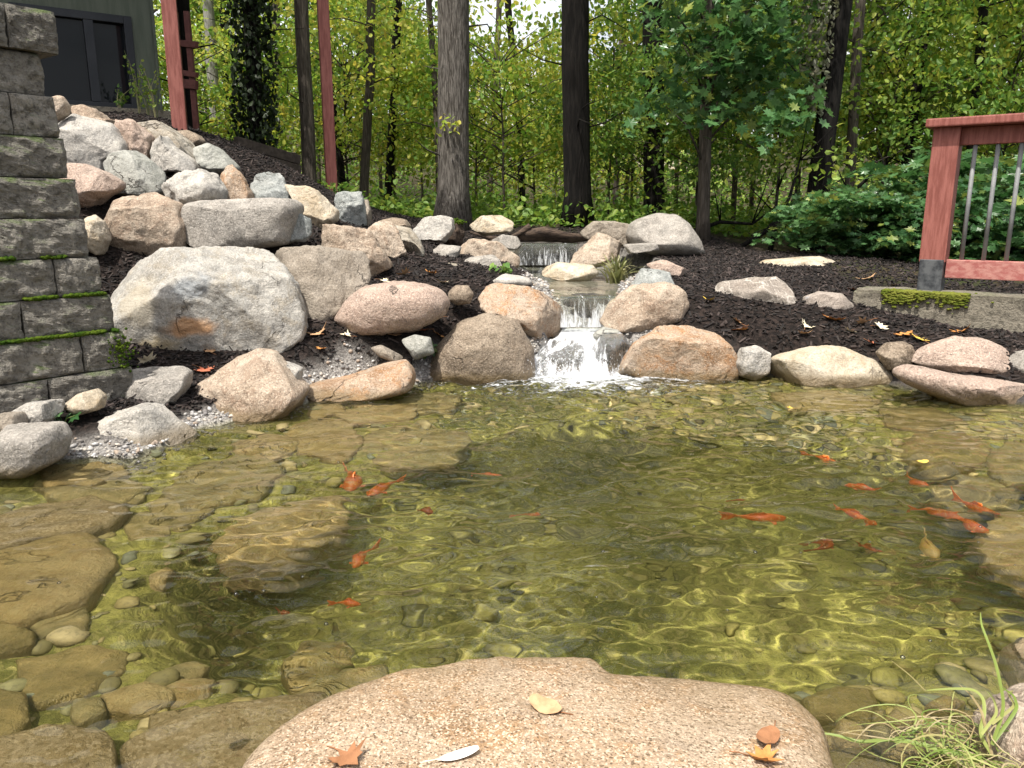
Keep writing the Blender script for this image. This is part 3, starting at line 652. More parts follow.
# the bank on the left
big = rock('boulder', 'largest boulder, blue grey with an orange rust stain, right of the block wall', 'boulder', 'rust',
     zR((95, 240), (150, 180), (320, 110), (520, 78), (760, 92), (850, 170), (930, 270), (975, 400), (970, 490), (880, 560), (760, 575), (480, 585), (280, 615), (240, 585), (170, 500), (120, 390)), 5.3, .95, 7, .06, .72, 6, group=HB, seed=4)
rock('boulder', 'rounded tan boulder directly above the left of the rust stained boulder', 'boulder', 'tan', zW((245, 95), (300, 45), (380, 35), (450, 60), (475, 120), (470, 180), (400, 187), (300, 182), (255, 150)), 6.1, .6, 4, .07, .75, group=HB)
rock('boulder', 'long grey block shaped boulder with a flat top', 'boulder', 'gray', zB((-32, 350), (60, 335), (250, 325), (530, 320), (580, 365), (550, 460), (525, 545), (370, 562), (320, 580), (200, 577), (60, 560), (-10, 530), (-35, 430)), 6.15, .55, 3, .05, .5, group=HB)
rock('boulder', 'small blue green wedge rock under the right end of the long grey block', 'rock', 'blue', zB((560, 375), (640, 430), (650, 500), (620, 535), (530, 545), (530, 470)), 6.2, .25, 4, .08, group=HB)
rock('boulder', 'big brown angular boulder right of the rust stained boulder', 'boulder', 'darktan', [(264, 258), (301, 249), (325, 251), (355, 254), (365, 262), (366, 284), (345, 308), (338, 322), (320, 330), (290, 322), (275, 300), (268, 275)], 5.8, .6, 6, .08, .65, group=HB)
rock('boulder', 'warm tan boulder leaning right with a rough split side above the brown angular boulder', 'boulder', 'tan', zC((125, 150), (150, 110), (230, 108), (310, 130), (360, 170), (420, 250), (470, 330), (400, 365), (340, 420), (300, 400), (240, 300), (130, 250)), 6.4, .55, 6, .09, .7, group=HB)
rock('boulder', 'tan boulder with a flat broken face right of the leaning tan boulder', 'boulder', 'tan', zC((355, 150), (400, 115), (470, 118), (520, 170), (570, 290), (540, 312), (470, 305), (410, 230)), 6.9, .5, 6, .08, .7, group=HB)
rock('boulder', 'sloping pale tan boulder tucked behind the flat faced tan one', 'boulder', 'banded', zC((470, 125), (560, 140), (610, 210), (640, 275), (575, 290), (500, 230)), 7.2, .5, 5, .07, group=HB)
rock('boulder', 'low brown boulder at the forest edge behind the flat faced tan one', 'boulder', 'brown', zC((400, 110), (470, 92), (540, 100), (565, 140), (480, 150)), 7.9, .5, 4, .07, group=HB)
rock('boulder', 'pale granite boulder at the foot of the big grey tree trunk', 'boulder', 'white', zC((565, 130), (600, 100), (720, 82), (780, 95), (785, 150), (740, 205), (600, 190)), 8.8, .55, 4, .07, group=HB)
rock('boulder', 'light tan boulder with a sharp left edge at the end of the long grey block', 'boulder', 'cream', zB((510, 235), (560, 255), (640, 255), (740, 300), (795, 360), (790, 420), (720, 475), (660, 490), (630, 400), (560, 300)), 7.0, .55, 4, .07, .72, group=HB)
rock('boulder', 'blue grey cracked boulder below the right red post', 'boulder', 'blue', zB((790, 300), (830, 285), (915, 288), (930, 330), (940, 450), (880, 460), (800, 440)), 7.6, .4, 5, .1, .6, group=HB)
rock('boulder', 'narrow tan rock behind the blue grey cracked boulder', 'rock', 'darktan', zB((910, 310), (950, 310), (970, 380), (970, 475), (920, 470)), 7.9, .3, 4, .08, group=HB)
rock('boulder', 'blue green angular rock standing behind the long grey block', 'rock', 'blue', zB((325, 265), (345, 190), (410, 170), (475, 172), (495, 210), (540, 290), (565, 345), (330, 345)), 7.0, .4, 6, .08, .65, group=HB)
rock('boulder', 'tan rounded rock with an ochre face between white rough rock and blue green rock', 'rock', 'orange', zB((145, 180), (230, 135), (290, 200), (330, 280), (335, 335), (240, 335), (190, 275)), 6.85, .45, 4, .06, group=HB)
rock('boulder', 'white rough surfaced rock on top of the rounded tan boulder', 'rock', 'white', [(159, 174), (175, 170), (190, 171), (195, 168), (201, 169), (212, 174), (225, 190), (223, 198), (214, 203), (190, 206), (175, 203), (163, 188)], 6.5, .5, 4, .11, group=HB)
rock('boulder', 'greenish white five sided boulder in the middle of the pile', 'boulder', 'green', zA((350, 470), (390, 430), (500, 378), (560, 400), (690, 520), (708, 640), (660, 665), (500, 655), (430, 650), (370, 540)), 6.7, .5, 6, .05, .65, group=HB)
rock('boulder', 'pink rounded rock against the block wall above the rounded tan boulder', 'rock', 'pink', zA((100, 470), (200, 475), (330, 520), (440, 590), (447, 625), (330, 690), (260, 740), (200, 730), (110, 600)), 6.3, .5, 3, .06, group=HB)
rock('boulder', 'white sharp edged boulder sloping down right beside the wall cap', 'boulder', 'white', zA((50, 230), (100, 105), (160, 108), (230, 130), (330, 190), (450, 345), (458, 400), (370, 450), (350, 520), (250, 500), (180, 475), (110, 475), (75, 300)), 7.1, .6, 7, .06, .6, group=HB, seed=23)
rock('boulder', 'small round tan rock touching the upper end of the block wall', 'rock', 'tan', zA((15, 60), (30, 25), (70, 40), (100, 90), (90, 150), (50, 185), (10, 150)), 7.0, .3, 2, .05, .9, group=HB)
rock('boulder', 'low tan rock behind the white sharp edged boulder', 'rock', 'tan', zA((160, 115), (230, 103), (310, 140), (350, 190), (420, 190), (400, 320), (250, 320)), 7.9, .5, 3, .07, group=HB)
rock('boulder', 'pinkish brown boulder behind the greenish white boulder', 'boulder', 'pink', zA((345, 200), (400, 185), (490, 183), (560, 225), (620, 290), (685, 420), (690, 510), (600, 500), (450, 420), (380, 300)), 7.4, .6, 5, .1, group=HB)
rock('boulder', 'white angular boulder with dark underside right of the pinkish brown one', 'boulder', 'white', zA((610, 250), (700, 268), (760, 350), (900, 440), (948, 500), (880, 525), (800, 510), (690, 525), (665, 420), (635, 320)), 7.3, .45, 7, .07, .6, group=HB)
rock('boulder', 'long banded tan boulder sloping down right behind the white angular one', 'boulder', 'banded', zA((560, 220), (650, 203), (730, 208), (850, 270), (920, 380), (1000, 500), (1020, 535), (940, 520), (830, 420), (700, 350)), 7.7, .5, 4, .06, group=HB)
rock('boulder', 'small brown rock by the foot of the left red post', 'rock', 'brown', zA((780, 235), (870, 255), (950, 290), (985, 330), (920, 385), (850, 320)), 8.2, .35, 4, .07, group=HB)
rock('boulder', 'grey green rock above the ochre faced tan rock', 'rock', 'green', zB((15, 45), (70, 8), (160, 50), (255, 145), (235, 165), (150, 180), (90, 165)), 7.4, .45, 4, .06, group=HB)
rock('boulder', 'small tan rock squeezed between the block wall and the rounded tan boulder', 'rock', 'cream', [(85, 211), (100, 222), (107, 240), (101, 252), (85, 245)], 5.8, .3, 3, .07, group=HB)
rock('boulder', 'pink oblong boulder lying alone on the dark mulch', 'boulder', 'pink', zC((195, 600), (240, 520), (330, 450), (480, 425), (640, 440), (720, 470), (757, 520), (740, 585), (600, 645), (400, 668), (280, 675)), 5.6, .5, 0, .05, .8, group=HB)
rock('cobble', 'small smooth grey cobble right of the pink oblong boulder', 'cobble', 'brown', zC((760, 470), (800, 438), (860, 440), (887, 480), (870, 522), (800, 532), (765, 510)), 5.95, .16, 1, .03, .85, 4, group=SB)

# water's edge on the left
rock('boulder', 'grey block with a brown broken front beside the foot of the block wall', 'rock', 'gray', zE((545, 230), (580, 180), (700, 150), (880, 137), (942, 180), (947, 230), (875, 355), (800, 365), (660, 335), (550, 305)), 4.45, .4, 5, .06, .6, group=SB)
rock('boulder', 'white rounded rock half in the water at the left shore', 'rock', 'white', zE((380, 560), (440, 470), (560, 390), (700, 340), (780, 350), (880, 440), (990, 510), (960, 580), (800, 640), (480, 660)), 4.0, .5, 3, .06, .8, group=SB)
rock('cobble', 'cream cobble between grey block and white half sunk rock', 'cobble', 'cream', zE((335, 330), (400, 280), (480, 255), (527, 290), (520, 345), (420, 372)), 3.97, .2, 2, .04, lvl=4, group=SB)
rock('cobble', 'pale grey angular rock behind the small leafy seedling', 'rock', 'white', zE((65, 370), (150, 322), (290, 313), (305, 350), (230, 440), (110, 430)), 3.78, .26, 5, .06, group=SB)
rock('cobble', 'dull brown rock at the left picture edge below the wall', 'rock', 'darktan', zE((-40, 400), (0, 378), (90, 378), (112, 430), (80, 470), (-40, 470)), 3.62, .2, 3, .06, group=SB)
rock('boulder', 'flat topped grey block at the waterline on the far left', 'rock', 'gray', zE((-80, 480), (0, 458), (270, 448), (307, 510), (285, 610), (200, 650), (0, 665), (-80, 640)), 3.5, .34, 3, .05, .5, group=SB)
rock('boulder', 'broad tan boulder sloping into the water below the rust stained boulder', 'boulder', 'tan', zH((-10, 330), (80, 230), (200, 150), (300, 95), (370, 108), (430, 170), (480, 230), (525, 270), (480, 340), (300, 380), (120, 425), (10, 420)), 4.65, .75, 5, .08, .75, group=SB)
rock('cobble', 'white cobble resting against the right of the broad tan boulder', 'cobble', 'white', zH((405, 145), (450, 137), (520, 165), (515, 205), (480, 220), (440, 190)), 4.85, .2, 2, .04, lvl=4, group=SB)
rock('boulder', 'low orange ledge rock along the water below the white gravel', 'rock', 'orange', zH((500, 240), (700, 213), (850, 160), (960, 138), (990, 190), (985, 245), (850, 275), (600, 285)), 5.1, .5, 3, .06, .6, group=SB)
rock('cobble', 'grey green cobble on the white gravel', 'cobble', 'darktan', zH((815, 75), (860, 66), (955, 115), (930, 140), (850, 110)), 5.35, .12, 1, .03, lvl=4, group=SB)
rock('cobble', 'pale cobble behind the leafy plant beside the brown waterside boulder', 'cobble', 'green', [(402, 340), (415, 335), (430, 338), (434, 352), (415, 358)], 5.4, .16, 1, .03, lvl=4, group=SB)

# around the waterfall
rock('boulder', 'brown rounded boulder at the water left of the lowest cascade', 'boulder', 'brown', [(426, 378), (438, 345), (462, 322), (490, 316), (515, 322), (530, 350), (533, 374), (510, 388), (450, 388)], 5.72, .6, 0, .05, .8, group=FB)
rock('boulder', 'orange and white boulder left of the middle cascade', 'boulder', 'orange', zF((45, 430), (70, 360), (130, 345), (220, 360), (330, 410), (400, 470), (412, 525), (370, 565), (300, 575), (200, 530), (60, 475)), 6.15, .5, 5, .08, .72, group=FB)
rock('boulder', 'flat white rock lying above the orange and white boulder', 'rock', 'white', zF((75, 330), (150, 316), (250, 333), (265, 358), (100, 365)), 6.75, .35, 2, .05, group=FB)
rock('boulder', 'rounded tan boulder right of the middle cascade', 'boulder', 'tan', zF((560, 515), (600, 440), (700, 370), (830, 353), (900, 385), (922, 440), (905, 505), (820, 540), (700, 550), (610, 555)), 6.2, .5, 1, .06, .78, group=FB)
rock('boulder', 'orange brown angular boulder at the water right of the lowest cascade', 'boulder', 'orange', [(618, 378), (637, 345), (660, 330), (700, 325), (722, 334), (733, 355), (736, 378), (700, 384), (650, 384)], 5.65, .5, 6, .08, .65, group=FB)
rock('boulder', 'blue and white rock behind the rounded tan boulder', 'rock', 'blue', zF((675, 385), (740, 298), (830, 288), (892, 330), (885, 375), (760, 380)), 6.6, .4, 5, .06, group=FB)
rock('boulder', 'low peach coloured rock behind the blue and white rock', 'rock', 'pink', zF((755, 275), (830, 256), (935, 300), (900, 325), (790, 310)), 7.1, .35, 4, .05, group=FB)
rock('boulder', 'tan boulder just right of the top cascade', 'boulder', 'tan', zF((430, 270), (470, 180), (530, 138), (600, 160), (662, 190), (665, 240), (560, 270), (480, 285)), 9.2, .6, 5, .08, group=FB)
rock('boulder', 'brown tan boulder behind the one just right of the top cascade', 'boulder', 'darktan', zF((475, 140), (530, 93), (620, 93), (695, 110), (703, 160), (650, 190), (560, 180), (495, 160)), 9.7, .6, 4, .07, group=FB)
rock('boulder', 'large white granite boulder at the forest edge', 'boulder', 'gray', zF((675, 150), (690, 105), (720, 85), (800, 63), (870, 66), (920, 100), (972, 170), (988, 220), (900, 232), (800, 225), (700, 200)), 9.4, .9, 1, .03, .8, group=FB)
rock('boulder', 'low grey rock in front of the large white granite boulder', 'rock', 'gray', zF((655, 190), (790, 183), (805, 212), (680, 225)), 8.8, .4, 2, .05, group=FB)
rock('boulder', 'long cream ledge rock standing in the upper stream', 'rock', 'cream', zF((300, 290), (380, 268), (520, 278), (545, 310), (500, 340), (380, 340), (315, 320)), 8.0, .45, 3, .05, group=FB)
rock('cobble', 'grey green cobble lying in the rushing cascade', 'cobble', 'green', zF((525, 575), (570, 543), (640, 558), (605, 595), (540, 598)), 6.05, .2, 1, .03, lvl=4, group=FB)
rock('boulder', 'cream boulder beside the stump near the top cascade', 'boulder', 'cream', zF((-5, 110), (50, 70), (130, 63), (185, 95), (180, 130), (60, 145)), 9.5, .6, 4, .06, group=FB)
rock('boulder', 'small grey rock left of the top cascade', 'rock', 'gray', zF((88, 175), (140, 148), (200, 158), (217, 190), (200, 210), (120, 208)), 9.1, .35, 2, .05, group=FB)
rock('boulder', 'wide tan boulder left of the upper stream', 'boulder', 'tan', [(448, 248), (466, 240), (497, 242), (518, 258), (516, 272), (480, 270), (452, 262)], 8.4, .6, 5, .08, group=FB)
rock('boulder', 'grey flat rock at the left edge of the upper stream', 'rock', 'gray', [(455, 268), (470, 258), (500, 254), (507, 270), (495, 281), (465, 280)], 7.5, .45, 4, .05, group=FB)
rock('boulder', 'pale flat rock on the mulch left of the upper stream', 'rock', 'gray', zC((655, 275), (720, 233), (825, 240), (800, 295), (680, 310)), 7.7, .4, 3, .06, group=FB)
rock('cobble', 'moss flecked tan cobble left of the upper stream', 'cobble', 'banded', zC((700, 350), (760, 322), (815, 330), (822, 365), (740, 372)), 7.0, .2, 2, .04, lvl=4, group=FB)
rock('cobble', 'dark grey cobble between the pale flat rock and the mulch', 'cobble', 'algaegrey', zC((630, 335), (690, 308), (747, 320), (720, 355), (650, 368)), 7.15, .2, 2, .04, lvl=4, group=FB)
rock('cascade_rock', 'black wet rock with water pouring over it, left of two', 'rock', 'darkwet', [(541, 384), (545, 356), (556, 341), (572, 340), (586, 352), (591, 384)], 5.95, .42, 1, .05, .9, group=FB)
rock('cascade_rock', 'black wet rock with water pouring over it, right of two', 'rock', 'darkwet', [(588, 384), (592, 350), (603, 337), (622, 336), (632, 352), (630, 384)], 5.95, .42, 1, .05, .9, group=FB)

# the right bank
rock('boulder', 'grey brown boulder with white veins on the mulch', 'boulder', 'veined', zG((148, 220), (180, 180), (240, 155), (320, 153), (360, 190), (392, 260), (375, 292), (270, 295), (205, 262)), 6.4, .5, 5, .06, .7, group=SB)
rock('cobble', 'small rounded stone with a blue patch beside the veined boulder', 'cobble', 'bluepatch', zG((402, 250), (410, 218), (450, 203), (510, 208), (540, 242), (500, 270), (420, 282)), 6.2, .25, 2, .04, group=SB)
rock('boulder', 'long cream white rock lying on the mulch in front of the shrubs', 'rock', 'cream', zG((250, 120), (300, 106), (400, 98), (500, 110), (520, 150), (480, 165), (380, 150), (300, 138)), 7.9, .4, 4, .05, .7, group=SB)
rock('cobble', 'white round cobble at the water between orange boulder and cream boulder', 'cobble', 'white', zG((213, 400), (230, 363), (270, 355), (307, 375), (303, 425), (260, 445), (222, 432)), 5.6, .25, 1, .04, .85, group=SB)
rock('boulder', 'long cream yellow boulder at the far waterline', 'boulder', 'cream', zG((298, 425), (330, 388), (430, 360), (520, 360), (600, 398), (655, 442), (620, 478), (450, 475), (310, 460)), 5.55, .45, 3, .05, .75, group=SB)
rock('cobble', 'dark grey round cobble left of the pink angular rock', 'cobble', 'brown', zG((613, 375), (640, 348), (700, 343), (712, 380), (692, 412), (640, 415)), 5.4, .2, 2, .04, group=SB)
rock('boulder', 'pink angular rock resting on the low flat ledge', 'rock', 'pink', zG((713, 400), (760, 363), (850, 333), (920, 338), (982, 370), (988, 425), (950, 447), (880, 432), (780, 417)), 5.25, .4, 6, .05, .62, group=SB)
rock('boulder', 'long low pinkish ledge rock at the right waterline', 'rock', 'pink', zG((660, 430), (720, 410), (830, 438), (950, 453), (1060, 465), (1160, 490), (1100, 525), (960, 522), (820, 508), (700, 462)), 4.95, .4, 3, .05, .7, group=SB)
rock('boulder', 'grey pink rock cut by the right picture edge', 'rock', 'gray', zG((988, 410), (1024, 373), (1080, 370), (1120, 430), (1060, 470), (1005, 455)), 5.1, .35, 3, .05, group=SB)

# the big stone in front
front = slab('stepping_slab', 'big flat speckled orange granite slab in front, rising out of the water', 'slab', 'slab', [(205, 840), (254, 752), (290, 713), (330, 686), (402, 658), (500, 645), (592, 645), (610, 662), (695, 664), (778, 676), (812, 704), (828, 770), (840, 850), (700, 900), (500, 910), (320, 890)], .090, .40, 0, .030, .30, .16, lvl=6, tilt=(-.012, -.045))
slab('pond_rock', 'wet mottled rock breaking the surface left of the orange slab', 'rock', 'mottled', [(123, 740), (175, 712), (225, 700), (290, 692), (325, 688), (318, 712), (285, 750), (262, 800), (150, 800)], -.012, .25, 0, .035, .5, .3, group=UB)

# rocks under water
slab('pond_rock', 'yellow mottled submerged rock nearest the left waterline', 'rock', 'mottled', zI((-60, 230), (0, 215), (200, 160), (460, 115), (600, 150), (655, 190), (560, 260), (430, 300), (200, 330), (0, 395), (-60, 400)), -.035, .22, under=True, group=UB)
slab('pond_rock', 'largest yellow submerged slab at the left', 'rock', 'algae', zI((-120, 400), (0, 400), (290, 320), (460, 300), (500, 360), (592, 440), (500, 560), (420, 640), (200, 700), (100, 750), (0, 715), (-120, 650)), -.05, .26, under=True, group=UB)
slab('pond_rock', 'grey green submerged rock below the largest yellow slab', 'rock', 'algaegrey', zJ((125, 90), (240, 15), (380, 0), (412, 80), (385, 137), (190, 165)), -.12, .16, under=True, group=UB)
slab('pond_rock', 'dark striped submerged rock at the left picture edge', 'rock', 'algaedark', zJ((-60, 95), (0, 90), (80, 72), (162, 140), (150, 195), (0, 225), (-60, 230)), -.10, .16, under=True, group=UB)
slab('pond_rock', 'dark brown flat submerged slab in the near left corner', 'rock', 'algaedark', zJ((68, 260), (350, 200), (450, 193), (588, 220), (552, 330), (380, 412), (160, 472), (110, 420)), -.14, .12, under=True, rough=.025, group=UB)
slab('pond_rock', 'brown submerged rock cut by the left picture edge above the mottled ledge', 'rock', 'algaedark', zJ((-90, 385), (0, 385), (110, 410), (132, 530), (60, 595), (-90, 610)), -.09, .15, under=True, group=UB)
slab('pond_rock', 'orange submerged stone near the wet mottled rock', 'rock', 'algae', zJ((688, 420), (740, 350), (900, 338), (985, 350), (930, 450), (800, 478), (678, 460)), -.15, .12, under=True, group=UB)
slab('pond_rock', 'long grey green submerged rock behind the orange submerged stone', 'rock', 'algaegrey', zJ((470, 400), (620, 348), (880, 262), (955, 300), (900, 345), (720, 375), (650, 445), (570, 475), (500, 475)), -.19, .12, under=True, group=UB)
slab('pond_rock', 'pale mottled submerged ledge in the near left corner', 'rock', 'mottled', zJ((-80, 610), (0, 605), (200, 548), (330, 555), (480, 570), (520, 660), (530, 820), (0, 840), (-80, 830)), -.03, .2, under=True, group=UB)
slab('pond_rock', 'small dark green submerged stone beside the dark brown flat slab', 'rock', 'algaegrey', zJ((328, 440), (460, 428), (482, 500), (360, 562), (322, 525)), -.10, .12, under=True, lvl=4, group=UB)
slab('pond_rock', 'broad ochre rock deep in the water right of the left shelf', 'rock', 'algae', zL((440, 215), (560, 168), (800, 115), (815, 190), (680, 255), (540, 268)), -.22, .35, under=True, group=UB)
slab('pond_rock', 'brown sunken rock behind the orange slab', 'rock', 'algaedark', [(283, 660), (300, 640), (345, 634), (352, 660), (320, 684), (290, 682)], -.30, .2, under=True, group=UB)
slab('pond_rock', 'pale green sunken rock against the left flank of the orange slab', 'rock', 'algaegrey', [(290, 694), (320, 672), (385, 662), (392, 676), (350, 696), (300, 706)], -.16, .25, under=True, group=UB)
slab('pond_rock', 'large brown submerged rock under the right waterline', 'rock', 'algaedark', [(898, 452), (915, 432), (960, 430), (990, 445), (980, 465), (930, 470)], -.12, .2, under=True, group=UB)
slab('pond_rock', 'olive submerged rock at the right picture edge beside the brown one', 'rock', 'algaegrey', [(985, 455), (1005, 440), (1050, 442), (1060, 470), (1020, 482), (992, 472)], -.10, .2, under=True, group=UB)
slab('pond_rock', 'yellow submerged slab at the right picture edge below the goldfish', 'rock', 'algae', [(975, 530), (1000, 510), (1060, 505), (1090, 550), (1040, 580), (985, 555)], -.12, .25, under=True, group=UB)
slab('pond_rock', 'green submerged rock under the yellow floating leaf', 'rock', 'algaegrey', [(935, 485), (960, 470), (1010, 478), (1015, 500), (975, 512), (940, 505)], -.16, .2, under=True, group=UB)
slab('pond_rock', 'tan sunken rock in front of the broad tan boulder', 'rock', 'algae', [(285, 430), (310, 415), (350, 420), (362, 440), (345, 460), (300, 452)], -.10, .18, under=True, group=UB)
slab('pond_rock', 'dark olive sunken rock in the middle left of the far water', 'rock', 'algaegrey', [(350, 445), (380, 425), (430, 420), (470, 432), (455, 458), (390, 466)], -.15, .2, under=True, group=UB)
slab('pond_rock', 'sandy sunken rock in front of the orange ledge rock', 'rock', 'algae', [(300, 396), (335, 392), (345, 408), (318, 418), (298, 410)], -.06, .15, under=True, lvl=4, group=UB)
slab('pond_rock', 'grey sunken rock running out from the white half sunk rock', 'rock', 'algaegrey', [(160, 490), (190, 465), (250, 450), (285, 465), (260, 492), (190, 505)], -.08, .18, under=True, group=UB)
slab('pond_rock', 'brown sunken tongue of rock below the white half sunk rock', 'rock', 'algae', [(40, 470), (75, 452), (118, 458), (128, 472), (90, 484), (48, 484)], -.02, .15, under=True, group=UB)
slab('pond_rock', 'olive sunken rock below the brown tongue of rock', 'rock', 'algaegrey', [(28, 480), (60, 486), (130, 478), (148, 486), (120, 502), (60, 500)], -.07, .15, under=True, group=UB)
slab('pond_rock', 'green rounded sunken stone right of the yellow mottled rock', 'rock', 'algaegrey', zI((530, 110), (620, 78), (740, 90), (745, 130), (680, 165), (590, 150)), -.10, .15, under=True, lvl=4, group=UB)
slab('pond_rock', 'dark mottled rock at the right end of the orange slab under water', 'rock', 'algaedark', zK((160, 370), (300, 318), (440, 330), (460, 400), (430, 470), (300, 450), (200, 430)), -.08, .25, under=True, group=UB)
CB = 'cobbles under the water by the grass'
for lab, pts, m_, d_ in [
    ('cream oval cobble right of the orange slab end', ((283, 520), (310, 443), (400, 470), (435, 530), (350, 555)), 'algae', .05),
    ('light rounded cobble topmost in the cobble bed', ((478, 450), (520, 408), (603, 455), (560, 478)), 'algae', .06),
    ('grey cobble left of the light rounded cobble', ((418, 490), (470, 463), (523, 500), (490, 538)), 'algaegrey', .05),
    ('broad yellowish cobble at the upper right of the cobble bed', ((638, 392), (720, 350), (802, 380), (730, 422)), 'algae', .08),
    ('brown cobble under the long grass blade', ((738, 412), (830, 418), (855, 450), (760, 455)), 'algaedark', .07),
    ('small tan cobble in the middle of the cobble bed', ((638, 450), (700, 490), (660, 505), (630, 480)), 'algae', .05),
    ('long yellow cobble beside the grass clump', ((698, 470), (840, 458), (865, 500), (760, 515)), 'algae', .05),
    ('wide pale cobble under the yellow green grass blades', ((472, 560), (560, 548), (635, 570), (600, 625), (500, 605)), 'algae', .03),
    ('long green striped stone nearest the viewer', ((212, 575), (350, 548), (540, 605), (565, 680), (215, 690)), 'algaegrey', .02),
    ('small olive cobble touching the end of the orange slab', ((202, 512), (280, 498), (295, 550), (215, 565)), 'algae', .04),
    ('small grey cobble at the dark mottled rock', ((438, 420), (490, 413), (488, 465), (438, 462)), 'algaegrey', .07),
    ('dark cobble between pale cobble and grass clump', ((640, 520), (700, 510), (740, 560), (660, 580)), 'algaegrey', .05)]:
    slab('cobble', lab, 'cobble', m_, zK(*pts), -d_, .10, under=True, lvl=4, rough=.03, e_pl=.8, e_th=.7, group=CB)
rock('boulder', 'pale tan rock under the grass clump at the right front', 'rock', 'tan', [(1000, 790), (1008, 752), (1028, 730), (1080, 712), (1110, 760), (1090, 850), (1000, 860)], 1.42, .4, 3, .07, .75, group=SB)
slab('pond_rock', 'yellow and white crusted rock in the water at the right edge', 'rock', 'cream', [(1003, 640), (1018, 628), (1050, 630), (1060, 660), (1020, 664)], .015, .3, 0, .06, .7, .6, group=UB)

for lab, pts, m_, d_ in [('flat tan submerged stone between the largest yellow slab and the broad ochre rock', [(118, 560), (150, 548), (172, 566), (160, 588), (124, 584)], 'algae', .20),
    ('flat olive submerged stone above the broad ochre rock', [(150, 500), (196, 492), (214, 508), (184, 526), (152, 520)], 'algaegrey', .12), ('pale flat submerged stone below the sandy sunken rock', [(232, 440), (276, 430), (300, 440), (280, 458), (240, 458)], 'algae', .09),
    ('pointed tan submerged stone at the lower edge of the left shelf', [(100, 690), (150, 678), (176, 694), (150, 712), (108, 710)], 'algae', .12), ('small flat brown submerged stone beside the orange submerged stone', [(150, 712), (196, 704), (212, 716), (180, 730), (152, 728)], 'mottled', .08),
    ('long flat tan submerged stone in front of the low orange ledge rock', [(330, 410), (372, 402), (420, 404), (412, 416), (352, 422)], 'algae', .07), ('greenish flat submerged stone left of the brown waterside boulder', [(395, 398), (430, 390), (462, 394), (452, 408), (410, 410)], 'algaegrey', .08),
    ('flat grey submerged stone right of the yellow mottled rock', [(120, 520), (146, 508), (176, 516), (168, 536), (132, 540)], 'algaegrey', .14), ('wide pale stone under water in front of the cream yellow boulder', [(770, 392), (830, 390), (880, 398), (862, 410), (790, 408)], 'algae', .08),
    ('rounded brown stone under water before the long pinkish ledge rock', [(880, 408), (930, 406), (962, 418), (930, 430), (886, 424)], 'algaedark', .09)]:
    slab('pond_rock', lab, 'rock', m_, pts, -d_, .12, under=True, lvl=4, rough=.04, group=UB)

# ------------------------------------------------------------------ stream and falling water
from mathutils.bvhtree import BVHTree
def stream_mat():
    t = NT('moving stream water'); co = t.coords('Object', False); n = t.noise(t.mapped(co, (1, .35, 1)), 9, 3, .6)
    fr = t.n('ShaderNodeFresnel'); fr.inputs['IOR'].default_value = 1.33; nr = t.bump(n, .6, .03); t.l(nr, fr.inputs['Normal'])
    tr = t.n('ShaderNodeBsdfTransparent'); tr.inputs[0].default_value = (.88, .90, .82, 1); gl = t.n('ShaderNodeBsdfGlossy'); gl.inputs['Roughness'].default_value = .04; t.l(nr, gl.inputs['Normal'])
    mx = t.n('ShaderNodeMixShader'); t.l(fr.outputs[0], mx.inputs[0]); t.l(tr.outputs[0], mx.inputs[1]); t.l(gl.outputs[0], mx.inputs[2])
    return t.finish(mx.outputs[0])
M['stream'] = stream_mat()
def foam_mat(name, sx, sy, clear=True):
    t = NT(name); at = t.n('ShaderNodeAttribute'); at.attribute_name = 'flow'; am = t.n('ShaderNodeAttribute'); am.attribute_name = 'foam'
    mp = t.mapped(at.outputs['Vector'], (sx, sy, 1)); n = t.noise(mp, 1.0, 6, .75, 1.4); n2 = t.noise(t.mapped(at.outputs['Vector'], (sx * .3, sy * .5, 1)), 1.0, 3, .6)
    k = t.math('ADD', t.math('ADD', t.math('MULTIPLY', n, 1.0), t.math('MULTIPLY', n2, .6)), am.outputs['Fac'])
    f = t.ramp(k, .92, 1.12)
    di = t.n('ShaderNodeBsdfDiffuse'); di.inputs[0].default_value = (.74, .76, .78, 1); ts = t.n('ShaderNodeBsdfTranslucent'); ts.inputs[0].default_value = (.74, .77, .80, 1)
    wm = t.n('ShaderNodeMixShader'); wm.inputs[0].default_value = .4; t.l(di.outputs[0], wm.inputs[1]); t.l(ts.outputs[0], wm.inputs[2])
    tr = t.n('ShaderNodeBsdfTransparent'); tr.inputs[0].default_value = (.93, .95, .95, 1) if clear else (1, 1, 1, 1)
    base = tr.outputs[0]
    if clear:
        gl = t.n('ShaderNodeBsdfGlossy'); gl.inputs['Roughness'].default_value = .08; fr = t.n('ShaderNodeFresnel'); fr.inputs['IOR'].default_value = 1.33
        nr = t.bump(n, .8, .03); t.l(nr, gl.inputs['Normal']); t.l(nr, fr.inputs['Normal'])
        cm = t.n('ShaderNodeMixShader'); t.l(fr.outputs[0], cm.inputs[0]); t.l(tr.outputs[0], cm.inputs[1]); t.l(gl.outputs[0], cm.inputs[2]); base = cm.outputs[0]
    mx = t.n('ShaderNodeMixShader'); t.l(f, mx.inputs[0]); t.l(base, mx.inputs[1]); t.l(wm.outputs[0], mx.inputs[2])
    return t.finish(mx.outputs[0])
M['fall'] = foam_mat('falling water', 30, 6); M['chutefoam'] = foam_mat('rushing white water', 30, 11); M['foam'] = foam_mat('floating foam', 15, 15, False)
